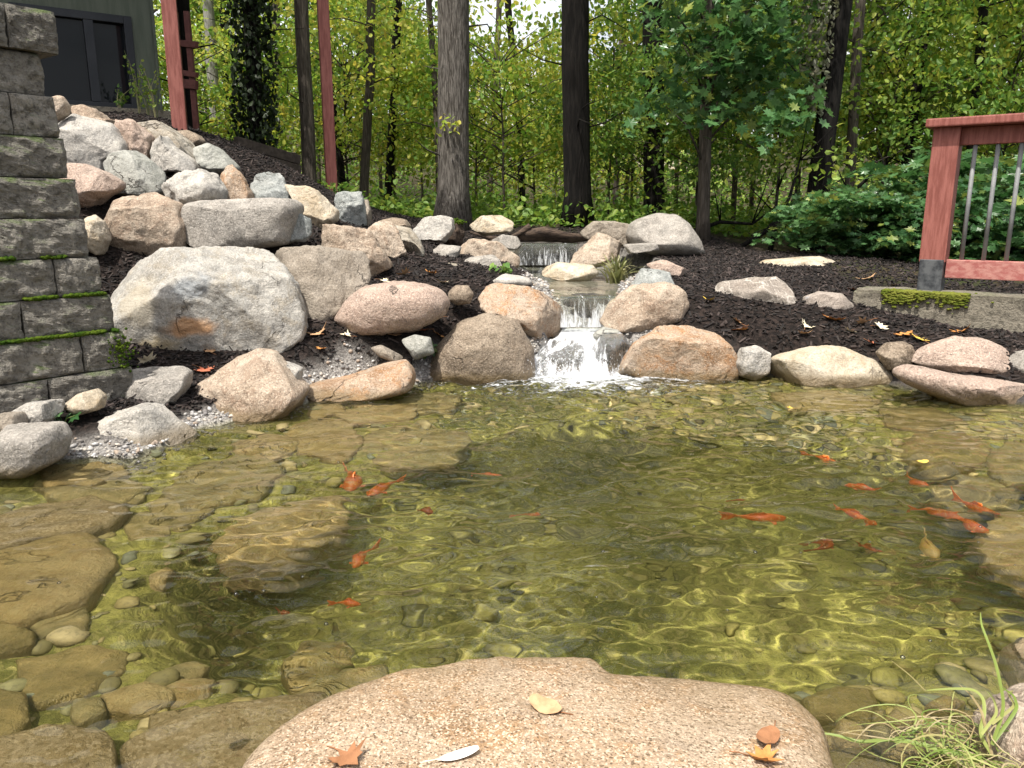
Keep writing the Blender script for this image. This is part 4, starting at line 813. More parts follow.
def flat_water(name, poly, z, grow=.05):
    p = np.array(poly); c = p.mean(0); p = c + (p - c) * (1 + grow); me = bpy.data.meshes.new(name); bm = bmesh.new()
    vs = [bm.verts.new((a, b, z)) for a, b in p]; bm.faces.new(vs); bm.normal_update()
    if bm.faces[:][0].normal.z < 0: bmesh.ops.reverse_faces(bm, faces=bm.faces[:])
    bm.to_mesh(me); bm.free()
    return tag(link(name, me, M['stream']), kind='structure')
flat_water('stream_water', POOL_MID, .53); flat_water('upper_pool_water', POOL_UP, _zu)
def sheet(name, X, Yv, Zv, U, V, foam, mat, parent=None):
    nv, nu = X.shape; i = (np.arange(nv - 1)[:, None] * nu + np.arange(nu - 1)[None]).ravel()
    me = new_mesh(name, np.stack([X.ravel(), Yv.ravel(), Zv.ravel()], -1), np.stack([i, i + 1, i + nu + 1, i + nu], 1))
    a = me.attributes.new('flow', 'FLOAT_VECTOR', 'POINT'); a.data.foreach_set('vector', np.stack([U.ravel(), V.ravel(), U.ravel() * 0], -1).astype(np.float32).ravel())
    a = me.attributes.new('foam', 'FLOAT', 'POINT'); a.data.foreach_set('value', foam.ravel().astype(np.float32))
    o = link(name, me, mat, parent)
    return o
def cascade(label, xa, xb, Yl, zt, zb, throw, foam0, foam1, seed):
    root = thing('waterfall', ((xa + xb) / 2, Yl, zb), label, 'waterfall')
    u = np.linspace(0, 1, 60); v = np.linspace(0, 1, 26); Uu, Vv = np.meshgrid(u, v)
    s = np.clip((Vv - .22) / .78, 0, 1)
    y = Yl + .12 * (1 - np.clip(Vv / .22, 0, 1)) - throw * s ** .6; z = zt + .006 - (zt - zb) * s ** 1.6
    x = xa + (xb - xa) * Uu; nn = pnoise(np.stack([x.ravel() * 14, z.ravel() * 2, x.ravel() * 0 + seed], -1)).reshape(x.shape)
    y = y - .035 * nn * s; x = x + .015 * nn * s
    o = sheet('falling_water', x - root.location.x, y - Yl, z - zb, Uu * (xb - xa), Vv * (zt - zb) * 1.2, foam0 + (foam1 - foam0) * s + .12 * nn, M['fall'], root)
    # the rock face behind the sheet
    mb = MB(); vv, ff = ico(4); q = vv * np.array([(xb - xa) * .56, .16, (zt - zb) * .62]); q = q + vv * (.05 * fbm(vv * 2.5 + seed, 3))[:, None]
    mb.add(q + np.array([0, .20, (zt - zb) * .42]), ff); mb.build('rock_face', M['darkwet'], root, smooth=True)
    return root
xs = P(517, 243, _yu)[0], P(577, 243, _yu)[0]
cascade('top cascade, a clear curtain of water between the log and the tan boulder', xs[0], xs[1], _yu, _zu, .54, .10, .03, .17, 3)
xm = P(560, 297, 6.28)[0], P(614, 297, 6.28)[0]
cascade('middle cascade, a streaked curtain between the orange boulder and the rounded tan boulder', xm[0], xm[1], 6.28, .53, .29, .08, .05, .26, 8)
root = thing('waterfall', (.45, 5.8, 0), 'lowest cascade, white water splashing over two black rocks into the pond', 'waterfall')
cr = [o for o in C.objects if o.name.startswith('cascade_rock')]
trees_ = []
for o in cr:
    vs = [tuple(np.array(v.co) + np.array(o.location)) for v in o.data.vertices]; trees_.append(BVHTree.FromPolygons(vs, [tuple(p.vertices) for p in o.data.polygons]))
u = np.linspace(0, 1, 110); v = np.linspace(0, 1, 90); Uu, Vv = np.meshgrid(u, v)
yl = 6.32 - .78 * Vv; xl0 = np.interp(Vv, [0, .3, .6, 1], [P(562, 320, 6.2)[0], P(556, 330, 6.1)[0], P(531, 345, 5.9)[0], P(530, 372, 5.6)[0]]); xl1 = np.interp(Vv, [0, .3, .6, 1], [P(612, 320, 6.2)[0], P(622, 330, 6.1)[0], P(634, 345, 5.9)[0], P(636, 372, 5.6)[0]])
xx = xl0 + (xl1 - xl0) * Uu
zz = np.interp(Vv, [0, .15, .42, .55, .75, 1], [.27, .25, .22, .16, .02, -.01])
rk = np.zeros(xx.shape)
for a in range(xx.shape[0]):
    for b in range(xx.shape[1]):
        for tr in trees_:
            h = tr.ray_cast(Vector((xx[a, b], yl[a, b], 1.0)), Vector((0, 0, -1)))
            if h[0] is not None and h[0].z + .010 > zz[a, b]: zz[a, b] = h[0].z + .010; rk[a, b] = 1
for _ in range(2):
    zs = zz.copy(); zs[1:-1, 1:-1] = .4 * zz[1:-1, 1:-1] + .15 * (zz[2:, 1:-1] + zz[:-2, 1:-1] + zz[1:-1, 2:] + zz[1:-1, :-2]); zz = np.maximum(zs, zz * (rk > 0) + zs * (rk == 0))
nn = pnoise(np.stack([xx.ravel() * 22, yl.ravel() * 9, xx.ravel() * 0], -1)).reshape(xx.shape); zz = zz + .018 * np.abs(nn)
fo = .22 + .26 * nn + .26 * sstep(.48, .30, Vv) + .22 * np.exp(-((Uu - .52) / .09) ** 2) - .20 * np.exp(-((Vv - .60) / .16) ** 2) * (rk > 0) + .2 * sstep(.8, 1, Vv); fo = fo - .5 * np.maximum(sstep(.06, 0, Uu), sstep(.94, 1, Uu))
sheet('white_water', xx - .45, yl - 5.8, zz, Uu * .6, Vv * .8 + np.abs(nn) * .03, fo, M['chutefoam'], root)
rs = np.random.RandomState(9); n = 1600; v0, f0 = ico(1)
px_ = np.where(rs.rand(n) < .5, rs.normal(-.17, .12, n), rs.normal(.12, .13, n)); py_ = -.15 + rs.normal(0, .10, n); pz_ = np.abs(rs.normal(.0, .085, n)) + .01
sz = .0008 + .0022 * rs.rand(n) ** 2
o = scatter_mesh('spray', v0, f0, np.stack([px_, py_, pz_], -1), np.stack([sz, sz, sz * 1.4], -1), rand_rot(n, rs), simple_mat('spray drops', (.85, .87, .9), (.9, .92, .94), 8, .2, 0)); o.parent = root; o['kind'] = 'stuff'
# foam spreading on the pond
fx, fy = np.meshgrid(np.arange(-.75, 1.75, .02), np.arange(4.25, 5.80, .02))
dr = np.hypot((fx - .48) / 1.5, (fy - 5.60) / .85)
iw = np.clip(((fy - WY[0]) / .013).astype(int), 0, my_ - 1) * mx_ + np.clip(((fx - WX[0]) / .013).astype(int), 0, mx_ - 1)
fz = wz[iw] + .006 + .02 * np.exp(-dr / .2) * np.abs(pnoise(np.stack([fx.ravel() * 20, fy.ravel() * 20, fx.ravel() * 0], -1)).reshape(fx.shape))
foa = .40 - .48 * dr ** .7 + .10 * pnoise(np.stack([fx.ravel() * 3, fy.ravel() * 3, fx.ravel() * 0 + 7], -1)).reshape(fx.shape)
fo_ = sheet('foam', fx, fy, fz, fx, fy * 2.2, foa, M['foam']); tag(fo_, kind='stuff')

# ------------------------------------------------------------------ the block wall
E0 = P(133, 388, 4.35); WD = np.array([.62, .785, 0]); WD /= np.linalg.norm(WD); WN = np.array([WD[1], -WD[0], 0])
def on_plane(px, py, p0, nrm): d = ray(px, py); return np.array([0, 0, EYE]) + d * (((p0 - np.array([0, 0, EYE])) @ nrm) / (d @ nrm))
ends = [(133, 372), (125, 336), (112, 300), (100, 263), (87, 224), (78, 184), (65, 145), (57, 106), (43, 70), (52, 34)]
wall = thing('block_wall', tuple(E0), 'stepped grey retaining wall of split face concrete blocks with moss in its joints', 'retaining wall')
Rw = np.array([WD, -WN, [0, 0, 1]]).T       # columns: along, into the bank, up
def split_block(L, D, Hh, seed):
    bm = bmesh.new(); bmesh.ops.create_cube(bm, size=1); bmesh.ops.subdivide_edges(bm, edges=bm.edges[:], cuts=20, use_grid_fill=True); bm.verts.index_update()
    v = np.array([q.co[:] for q in bm.verts]); f = np.array([[w.index for w in q.verts] for q in bm.faces]); bm.free()
    e = np.abs(v) * 2; p = v * np.array([L, D, Hh])
    ed = (sstep(.80, 1, e[:, 0]) + sstep(.65, 1, e[:, 2])) * (v[:, 1] < 0) * .016
    n = fbm(p * 11 + seed * 7.1, 4)
    n2 = fbm(p * 4 + seed * 3.3, 2); side = np.maximum((v[:, 1] < -.49), (v[:, 0] > .49))
    inner = (1 - sstep(.94, 1, e[:, 0])) * (1 - sstep(.86, 1, e[:, 2])); n3 = fbm(p * 26 + seed * 2.1, 3)
    p[:, 1] += np.where(v[:, 1] < -.49, (-.030 * n - .006 * n2 - .006) * inner, 0) + ed * .5; p[:, 0] -= np.where(v[:, 0] > .49, -.02 * n, 0); p[:, 2] += .0015 * n
    return p, f
blocks, caps, moss = MB(), MB(), MB(); rs = np.random.RandomState(2)
zb = .13; bh = .208
for i, (ex, ey) in enumerate(ends):
    z0 = zb + i * bh; off = -WN * .018 * i; e = on_plane(ex, ey, E0 + off, WN)
    z1 = z0 + bh
    s = 0.0; first = True
    while s < 1.7:
        L = .45 if not (first and i % 2) else .235
        if i in (2, 5, 7): L = L if not first else (.46 if i != 7 else .22)
        dz = .012 if i == 9 else 0
        pv, pf = split_block(L - .007, .30 + (.04 if i == 9 else 0), bh - .006, i * 10 + s)
        c = np.array([e[0], e[1], 0]) - WD * (s + L / 2) - WN * (.15 - .005 * rs.rand() - (.05 if i == 9 else 0)) + np.array([0, 0, (z0 + z1) / 2])
        (caps if i == 9 else blocks).add(pv @ Rw.T + c - E0, pf); s += L; first = False
    if i in (2, 3, 4):
        amt = {2: 900, 3: 600, 4: 300}[i]
        for k in range(amt):
            t_ = abs(rs.normal(0, .45)) if i != 2 else rs.uniform(-.0, .95); sz = .003 + .008 * rs.rand()
            if pnoise(np.array([[t_ * 6, i * 3.1, 1.]]))[0] < (-.22 if i == 2 else -.02): continue
            vv, ff = ico(1); q = vv * (sz * np.array([1.5, 1, .8])) * (1 + .4 * rs.rand()) + rs.normal(0, .002, vv.shape)
            c = np.array([e[0], e[1], z0 + .004 + .008 * rs.rand()]) - WD * t_ + WN * rs.uniform(-.0, .022)
            moss.add(q @ Rw.T + c - E0, ff)
# a moss cushion near the lower right corner
e = on_plane(118, 336, E0 - WN * .018, WN)
for k in range(150):
    c = np.array([e[0], e[1], zb + bh * 1.45]) + WD * rs.normal(0, .035) + np.array([0, 0, rs.normal(0, .05)]) + WN * (.012 + .012 * rs.rand()); vv, ff = ico(1); moss.add(vv * (.003 + .007 * rs.rand()) + c - E0, ff)
blocks.build('wall_blocks', M['block'], wall); caps.build('cap_blocks', M['block'], wall); moss.build('moss', M['moss'], wall, smooth=True)

# ------------------------------------------------------------------ the house on the left
HC = P(163, 110, 10.0); HD = np.array([-.84, -.543, 0]); HN = np.array([.543, -.84, 0])    # along the front to the left; out of the front
house = thing('house', (HC[0], HC[1], 2.0), 'dark green grey house front with a black framed sliding glass door', 'house')
h0 = np.array([HC[0], HC[1], 2.0])
def hp(s, out, z): return HD * s + HN * out + np.array([0, 0, z])
def hs(px, py): q = on_plane(px, py, HC, HN); return (q - HC) @ HD, q[2] - 2.0
Rh = np.array([HD, HN, [0, 0, 1]]).T
s_r, z_t = hs(131, 17); s_l, _ = hs(8, 0); _, z_bt = hs(128, 112); s_m, _ = hs(92, 60)
def hbox(mb, s0, s1, o0, o1, z0, z1, bev=0): return mb.box(hp((s0 + s1) / 2, (o0 + o1) / 2, (z0 + z1) / 2), (abs(s1 - s0), abs(o1 - o0), abs(z1 - z0)), Rh, bev)
mb = MB(); hbox(mb, 0, s_r, -.18, 0, -.6, 3.4); hbox(mb, s_r, s_l, -.18, 0, z_t, 3.4); hbox(mb, s_l, s_l + 1.5, -.18, 0, -.6, 3.4); hbox(mb, s_r, s_l, -.18, 0, -.6, z_bt - .05)
hbox(mb, 0, .18, -5, -.18, -.6, 3.4); hbox(mb, .18, s_l + 1.5, -5, -4.8, -.6, 3.4)
for k in range(14):
    if k * .22 < s_r - .06: hbox(mb, k * .22 + .01, k * .22 + .035, 0.001, .018, -.6, 3.4)
mb.build('wall', M['siding'], house)
mb = MB(); fw = .09
for (a, b, c, d) in ((s_r, s_r + fw, z_bt, z_t), (s_l - fw, s_l, z_bt, z_t), (s_r + fw, s_l - fw, z_t - fw, z_t), (s_r + fw, s_l - fw, z_bt - .05, z_bt + fw), (s_m - .05, s_m + .05, z_bt + fw, z_t - fw)): hbox(mb, a, b, -.10, .03, c, d, .008)
door = mb.build('sliding_door', M['frame'], house)
for a, b, o_ in ((s_r + fw, s_m - .05, -.05), (s_m + .05, s_l - fw, -.03)):
    mb = MB(); hbox(mb, a - .01, b + .01, o_ - .008, o_, z_bt + fw - .01, z_t - fw + .01); mb.build('pane', M['glass'], door)
mb = MB(); hbox(mb, s_r - .2, s_l + .2, .03, 1.0, -.7, z_bt - .07); mb.build('door_step', M['ledge'], house)
mb = MB(); hbox(mb, -.4, s_l + 1.5, -5.2, .15, 3.4, 3.6); mb.build('roof', M['shingle'], house)
mb = MB(); hbox(mb, -1.2, s_l + 1.5, .16, 1.8, 3.25, 3.5); mb.build('balcony', M['deck'], house)

def post(label, bx, by, Y, tx, ty, w):
    b = P(bx, by, Y); t_ = P(tx, ty, Y); o = MB(); top = 5.4
    o.box((0, 0, (top - b[2]) / 2 - .1), (w, w, top - b[2] + .2), bev=.008)
    x = o.build('deck_post', M['redwood'], None, tuple(b)); x.rotation_euler = (0, 0, .35); return tag(x, label, 'post', 'red deck posts')
post('thick red wooden post beside the house corner', 180, 130, 8.6, 162, 0, .145)
post('tall red wooden post standing in front of the woods', 332, 194, 10.4, 326, 0, .135)
sr = thing('stair_railing', tuple(P(190, 132, 9.6)), 'dark red stair railing half hidden behind the left red post', 'railing')
b0 = P(190, 132, 9.6); mb = MB()
for px_, w in ((183, .10), (197, .06)):
    q = P(px_, 134, 9.6); mb.box(q - b0 + np.array([0, 0, .62]), (w, w, 1.45), bev=.005)
mb.build('railing_post', M['deck'], sr)
for ya, yb, hh in ((43, 45, .07), (72, 75, .06), (83, 85, .10)):
    mb = MB(); mb.beam(P(176, ya, 9.62) - b0, P(197, yb, 9.55) - b0, .06, hh); mb.build('rail', M['deck'], sr)
ed = thing('timber_edging', tuple(P(246, 160, 10.2)), 'dark old timber boards edging the slope below the ivy clad trunk', 'timber edging'); e0 = np.array(ed.location); dzg = max(0, float(H([P(268, 155, 11)[0]], [11.0])[0]) + .30 - P(268, 155, 11)[2])
for k in range(3):
    mb = MB(); mb.beam(P(236, 148, 10.6) - e0 + np.array([0, 0, dzg - .14 * k]), P(299, 166, 11.4) - e0 + np.array([0, 0, dzg - .14 * k]), .10, .132, .01); mb.build('board', M['timber'], ed)

# ------------------------------------------------------------------ the railing on the right
rp = P(930, 293, 6.2); rail = thing('deck_railing', tuple(rp), 'worn red wooden railing with grey metal balusters on a mossy ledge', 'railing')
RD = np.array([.80, -.60, 0]); RN = np.array([.60, .80, 0]); Rr_ = np.array([RD, RN, [0, 0, 1]]).T
def rbox(mb, s0, s1, n0, n1, z0, z1, bev=.006): return mb.box(RD * (s0 + s1) / 2 + RN * (n0 + n1) / 2 + np.array([0, 0, (z0 + z1) / 2]), (s1 - s0, n1 - n0, z1 - z0), Rr_, bev)
zt = P(930, 128, 6.2)[2] - rp[2]; zr0 = P(945, 146, 6.2)[2] - rp[2]; zl1 = P(945, 259, 6.2)[2] - rp[2]; zl0 = P(945, 277, 6.2)[2] - rp[2]; zm = P(930, 259, 6.2)[2] - rp[2]
for s in (0, 2.2):
    mb = MB(); rbox(mb, s - .092, s + .092, -.092, .092, zm - .02, zt); mb.build('post', M['redwood'], rail)
    mb = MB(); rbox(mb, s - .085, s + .085, -.097, .085, -.02, zm); mb.build('post_base', M['basemetal'], rail)
mb = MB(); rbox(mb, -.14, 2.6, -.16, .14, zt, zt + .062, .01); mb.build('rail_cap', M['redwood'], rail)
mb = MB(); rbox(mb, .092, 2.108, -.03, .04, zr0, zt - .003); mb.build('upper_rail', M['redwood'], rail)
mb = MB(); rbox(mb, .092, 2.108, -.03, .04, zl0, zl1); mb.build('lower_rail', M['redworn'], rail)
for k in range(13):
    c = RD * (.19 + .148 * k); mb = MB(); mb.tube([c + np.array([0, 0, zl1 - .01]), c + np.array([0, 0, zr0 + .01])], .0155, 12); mb.build('baluster', M['metal'], rail, smooth=True)
lp = P(853, 293, 6.25); ledge = thing('ledge', (lp[0], lp[1], lp[2] - .17), 'long low concrete ledge with bright moss under the red railing', 'ledge')
bm = bmesh.new(); bmesh.ops.create_cube(bm, size=1); bmesh.ops.scale(bm, vec=(3.6, .42, .34), verts=bm.verts); bmesh.ops.bevel(bm, geom=bm.edges[:], offset=.02, segments=2, affect='EDGES')
bmesh.ops.subdivide_edges(bm, edges=[e for e in bm.edges if e.calc_length() > .3], cuts=24, use_grid_fill=True); bm.verts.index_update()
v = np.array([q.co[:] for q in bm.verts]); nz = fbm(v * 6, 3); v = v + np.stack([nz * 0, nz * .02, fbm(v * 5 + 9, 3) * .02], -1)
fs = {}
for q in bm.faces: fs.setdefault(len(q.verts), []).append([w.index for w in q.verts])
bm.free(); mb = MB(); mb.add((v + np.array([1.8, .21, .03])) @ Rr_.T, [np.array(a) for a in fs.values()]); mb.build('concrete', M['ledge'], ledge)
mb = MB()
for k in range(2600):
    s = rs.uniform(.22, .85) if k < 1900 else rs.uniform(.8, 1.9)
    w_ = abs(rs.normal(0, .05)); side = rs.rand() < .4
    if pnoise(np.array([[s * 5, w_ * 12, 2.]]))[0] < (-.05 if s < .85 else .15): continue
    c = np.array([s, (-.012 if side else w_), (.205 - abs(rs.normal(0, .045)) if side else .203)]); vv, ff = ico(1); mb.add((vv * (.006 + .012 * rs.rand()) * np.array([1.3, 1, .7]) + c) @ Rr_.T, ff)
mb.build('moss', M['mossbright'], ledge, smooth=True)

# ------------------------------------------------------------------ woods
LEAF6 = np.array([[0, 0, 0], [.30, .22, .03], [.26, .62, .02], [0, 1, -.08], [-.26, .62, .02], [-.30, .22, .03]]) - np.array([0, .4, 0])
LEAF6_F = np.array([[0, 1, 2, 3], [0, 3, 4, 5]])
_mp = [(0, -.5), (.10, -.18), (.42, -.26), (.34, -.05), (.60, .14), (.36, .16), (.40, .36), (.16, .26), (0, .62), (-.16, .26), (-.40, .36), (-.36, .16), (-.60, .14), (-.34, -.05), (-.42, -.26), (-.10, -.18)]
MAPLE = np.array([[a, b, .10 * abs(a) ** 1.0 - .12 * max(b, 0) ** 2] for a, b in _mp] + [[0, 0, -.03]])
MAPLE_F = np.array([[16, k, (k + 1) % 16] for k in range(16)])
def leaves_mesh(name, pos, size, rs, tilt=.5, shape='six'):
    v, f = (LEAF6, LEAF6_F) if shape == 'six' else (MAPLE, MAPLE_F)
    n = len(pos); rot = rand_rot(n, rs, tilt)
    q = np.einsum('nij,nmj->nmi', rot, v[None] * size[:, None, None]) + pos[:, None, :]
    return new_mesh(name, q.reshape(-1, 3), (f[None] + (np.arange(n) * len(v))[:, None, None]).reshape(-1, f.shape[1]), False)
def sprays(centres, per, rad, rs, flat=.16):
    """leaves gathered in flat sprays"""
    out = []
    for c in centres:
        n = int(per * rs.uniform(.6, 1.4)); a = rs.rand(n) * 6.283; r = rad * rs.uniform(.6, 1.3) * np.sqrt(rs.rand(n))
        sl = rs.normal(0, .25, 2); x, y = r * np.cos(a), r * np.sin(a)
        out.append(np.stack([c[0] + x, c[1] + y, c[2] + rs.normal(0, flat, n) * rad + sl[0] * x + sl[1] * y - .25 * r * r], -1))
    return np.concatenate(out)
def sapling_proto(seed, hgt, rad, nclump, per, leaf, mat, shape='six'):
    rs = np.random.RandomState(seed); root = thing('sapling', (0, 0, 0), None, None)
    tr = MB(); k = np.linspace(0, 1, 9); wob = np.cumsum(rs.normal(0, .05, (9, 2)), 0) * hgt * .25
    path = np.stack([wob[:, 0] * k, wob[:, 1] * k, k * hgt], -1); tr.tube(path, .028 * (1 - .85 * k) * hgt / 4 + .004, 7)
    cs = []
    for j in range(nclump):
        t = rs.uniform(.16, 1) ** .8 if hgt > 2.2 else rs.uniform(.2, 1); a = rs.rand() * 6.283; w = rad * (1 - .25 * t) * rs.uniform(.2, 1.3)
        p0 = np.array([np.interp(t * .85, k, path[:, 0]), np.interp(t * .85, k, path[:, 1]), t * .85 * hgt]); p1 = p0 + np.array([w * math.cos(a), w * math.sin(a), .18 * w + .12 * hgt * t])
        pm = (p0 + p1) / 2 + np.array([0, 0, .08 * w]); tr.tube([p0, pm, p1], [.012 * hgt / 4 + .003, .008, .004], 5); cs.append(p1)
    tr.build('trunk', M['barkmid'], root, smooth=True)
    pos = sprays(cs, int(per * 2.1), rad * .40, rs, .12); me = leaves_mesh('crown', pos, leaf * rs.uniform(.6, 1.25, len(pos)), rs, .85, shape)
    link('crown', me, M[mat], root); return root
TR = {}
def gz(x, y): return float(H([x], [y])[0])
def tree(label, base, top, w0, mat, taper=.75, crown=None, extra=None, cat='tree', zt=11.0, group='tall trunks of the woods', wob=.05, base_dz=-.1):
    """base, top: (px, py, Y) where the trunk meets the ground and leaves the picture; w0: width in px at the base"""
    b = P(*base); t = P(*top); b[2] = min(b[2], gz(b[0], b[1])) + base_dz
    d = (t - b) / (t[2] - b[2]); root = thing('tree', tuple(b), label, cat, group); rs = np.random.RandomState(int(base[0]))
    n = 26; z = np.linspace(0, zt - b[2], n); r0 = w0 / 773 * base[2] / 2
    path = d[None] * z[:, None] + np.stack([wob * np.cumsum(rs.normal(0, 1, n)) * r0, wob * np.cumsum(rs.normal(0, 1, n)) * r0, z * 0], -1)
    rad = r0 * (1 - (1 - taper) * z / z[-1]) * (1 + .45 * np.exp(-z / .22)); mb = MB(); mb.tube(path, rad, 20)
    v = mb.v[0]; an = pnoise(np.stack([v[:, 0] / r0 * .9, v[:, 1] / r0 * .9, v[:, 2] * .8], -1)); c = np.repeat(path, 20, 0); mb.v[0] = c + (v - c) * (1 + .10 * an)[:, None]
    for k in range(9):                                       # thin dead twigs low down
        zz = rs.uniform(.9, 4.5); a = rs.rand() * 6.283; L = rs.uniform(.3, 1.1); p0 = np.array([np.interp(zz, z, path[:, 0]), np.interp(zz, z, path[:, 1]), zz])
        mb.tube([p0, p0 + np.array([L * .55 * math.cos(a), L * .55 * math.sin(a), .12]), p0 + np.array([L * math.cos(a + .3), L * math.sin(a + .3), rs.uniform(-.1, .4)])], [.016, .010, .004], 5)
    for k in range(5):                                       # limbs high up
        zz = zt * rs.uniform(.5, .98) - b[2]; a = rs.rand() * 6.283; L = rs.uniform(1, 2.6); p0 = np.array([np.interp(zz, z, path[:, 0]), np.interp(zz, z, path[:, 1]), zz])
        mb.tube([p0, p0 + np.array([L * .5 * math.cos(a), L * .5 * math.sin(a), .5]), p0 + np.array([L * math.cos(a), L * math.sin(a), .9])], [r0 * .3, r0 * .2, r0 * .08], 6)
    mb.build('trunk', M[mat], root, smooth=True)
    if crown is not None:
        cr = bpy.data.objects.new('crown', crown); C.objects.link(cr); cr.parent = root; cr.location = tuple(np.array([np.interp(zt - 4.5, z + b[2], path[:, 0]), np.interp(zt - 4.5, z + b[2], path[:, 1]), zt - 4.5 - b[2]])); cr.rotation_euler = (0, 0, rs.rand() * 6)
    return root, path, r0
rs = np.random.RandomState(21)
def high_crown(seed, mat, leaf=.13):
    rs = np.random.RandomState(seed); cs = [np.array([rs.normal(0, 1.5), rs.normal(0, 1.5), rs.uniform(-1.2, 4.5)]) for _ in range(24)]
    pos = sprays(cs, 50, .75, rs); me = leaves_mesh('crown', pos, leaf * rs.uniform(.7, 1.3, len(pos)), rs, .5); me.materials.append(M[mat]); return me
HC1, HC2 = high_crown(1, 'leafyg'), high_crown(2, 'leafmid')
# ivy clad trunk
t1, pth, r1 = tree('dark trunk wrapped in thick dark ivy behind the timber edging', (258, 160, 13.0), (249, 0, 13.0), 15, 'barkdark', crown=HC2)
n = 5200; zz = rs.uniform(.1, 7, n); a = rs.rand(n) * 6.283; rad = r1 + .02 + .24 * rs.rand(n) ** .7 * (.7 + .6 * (pnoise(np.stack([np.cos(a) * 1.3, np.sin(a) * 1.3, zz * 1.4], -1)) + .3)) * sstep(-.4, 1.2, zz)
zg = np.linspace(0, pth[-1, 2], len(pth)); pos = np.stack([np.interp(zz, pth[:, 2], pth[:, 0]) + rad * np.cos(a), np.interp(zz, pth[:, 2], pth[:, 1]) + rad * np.sin(a), zz], -1)
link('ivy', leaves_mesh('ivy', pos, .085 * rs.uniform(.6, 1.4, n), rs, 1.2), M['ivy'], t1)
tree('straight grey brown trunk between the ivy clad trunk and the right red post', (309, 185, 13.5), (300, 0, 13.5), 14, 'barkmid', crown=HC1)
t3, p3, r3 = tree('broad grey furrowed trunk, the thickest in the middle of the picture', (452, 222, 11.4), (454, 0, 11.4), 30, 'bark', .9, crown=HC2, zt=16)
pos = sprays([np.array([.02, -r3 - .05, P(455, 124, 11.2)[2] - t3.location.z])] * 2, 18, .16, rs, .3); link('leaves', leaves_mesh('leaves', pos, .09 * rs.uniform(.7, 1.2, len(pos)), rs, .8), M['leafyg'], t3)
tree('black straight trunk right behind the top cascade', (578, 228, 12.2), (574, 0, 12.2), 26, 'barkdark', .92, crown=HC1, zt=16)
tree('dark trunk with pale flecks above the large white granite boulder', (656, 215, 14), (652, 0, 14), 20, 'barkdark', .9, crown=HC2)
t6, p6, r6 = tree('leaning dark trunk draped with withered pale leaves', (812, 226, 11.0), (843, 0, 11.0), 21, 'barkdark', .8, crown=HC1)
n = 1500; zz = rs.uniform(1.9, 5.2, n); a = rs.uniform(2.4, 4.4, n); rad = r6 + .40 * rs.rand(n) ** 1.3 * sstep(1.5, 3.2, zz) + .02
pos = np.stack([np.interp(zz, p6[:, 2], p6[:, 0]) + rad * np.cos(a) - .06, np.interp(zz, p6[:, 2], p6[:, 1]) + rad * np.sin(a), zz], -1)
link('withered_vine', leaves_mesh('withered_vine', pos, .065 * rs.uniform(.6, 1.3, n), rs, 1.1), M['vine'], t6)
tree('slim pale brown trunk just right of the leaning dark trunk', (851, 205, 12.5), (862, 0, 12.5), 10, 'barkmid', crown=HC2)
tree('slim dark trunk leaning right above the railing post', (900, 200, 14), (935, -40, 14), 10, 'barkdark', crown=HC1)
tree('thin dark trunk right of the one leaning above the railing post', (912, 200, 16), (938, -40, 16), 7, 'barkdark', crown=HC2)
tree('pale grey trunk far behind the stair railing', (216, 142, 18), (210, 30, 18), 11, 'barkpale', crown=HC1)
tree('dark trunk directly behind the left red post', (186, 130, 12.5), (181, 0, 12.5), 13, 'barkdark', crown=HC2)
tree('thin dark trunk behind the right red post', (345, 195, 17), (322, 0, 17), 7, 'barkdark', crown=HC1)
tree('slender trunk right of the right red post, slightly bowed', (362, 210, 15), (374, 0, 15), 9, 'barkmid', crown=HC2, wob=.2)
tree('slender dark trunk left of the broad grey furrowed trunk', (386, 212, 17), (399, 0, 17), 8, 'barkdark', crown=HC1, zt=16, wob=.1)
tree('thin forked looking stem touching the left side of the broad grey trunk', (440, 210, 15), (428, 0, 15), 6, 'barkmid', crown=HC2, zt=16, wob=.2)
tree('thin far trunk in the bright gap right of the broad grey trunk', (488, 200, 24), (500, 0, 24), 6, 'barkmid', crown=HC1, zt=16, wob=.1)
tree('bowed thin trunk left of the black straight trunk', (524, 205, 20), (505, 0, 20), 7, 'barkdark', crown=HC2, zt=16, wob=.2)
tree('thin trunk between the black straight trunk and the dark flecked trunk', (614, 205, 22), (622, 0, 22), 6, 'barkmid', crown=HC1, zt=16, wob=.2)
tree('dark slim trunk behind the railing balusters', (962, 260, 13), (985, 0, 13), 9, 'barkdark', crown=HC2)
tree('thin straight trunk left of the ivy clad trunk', (228, 150, 20), (222, 0, 20), 6, 'barkdark', crown=HC2)
tree('thin grey trunk between ivy clad trunk and straight grey brown trunk', (284, 178, 19), (276, 0, 19), 7, 'barkmid', crown=HC1)
tree('mid grey trunk behind the slim pale brown trunk', (884, 230, 17), (880, 0, 17), 11, 'barkmid', crown=HC2)
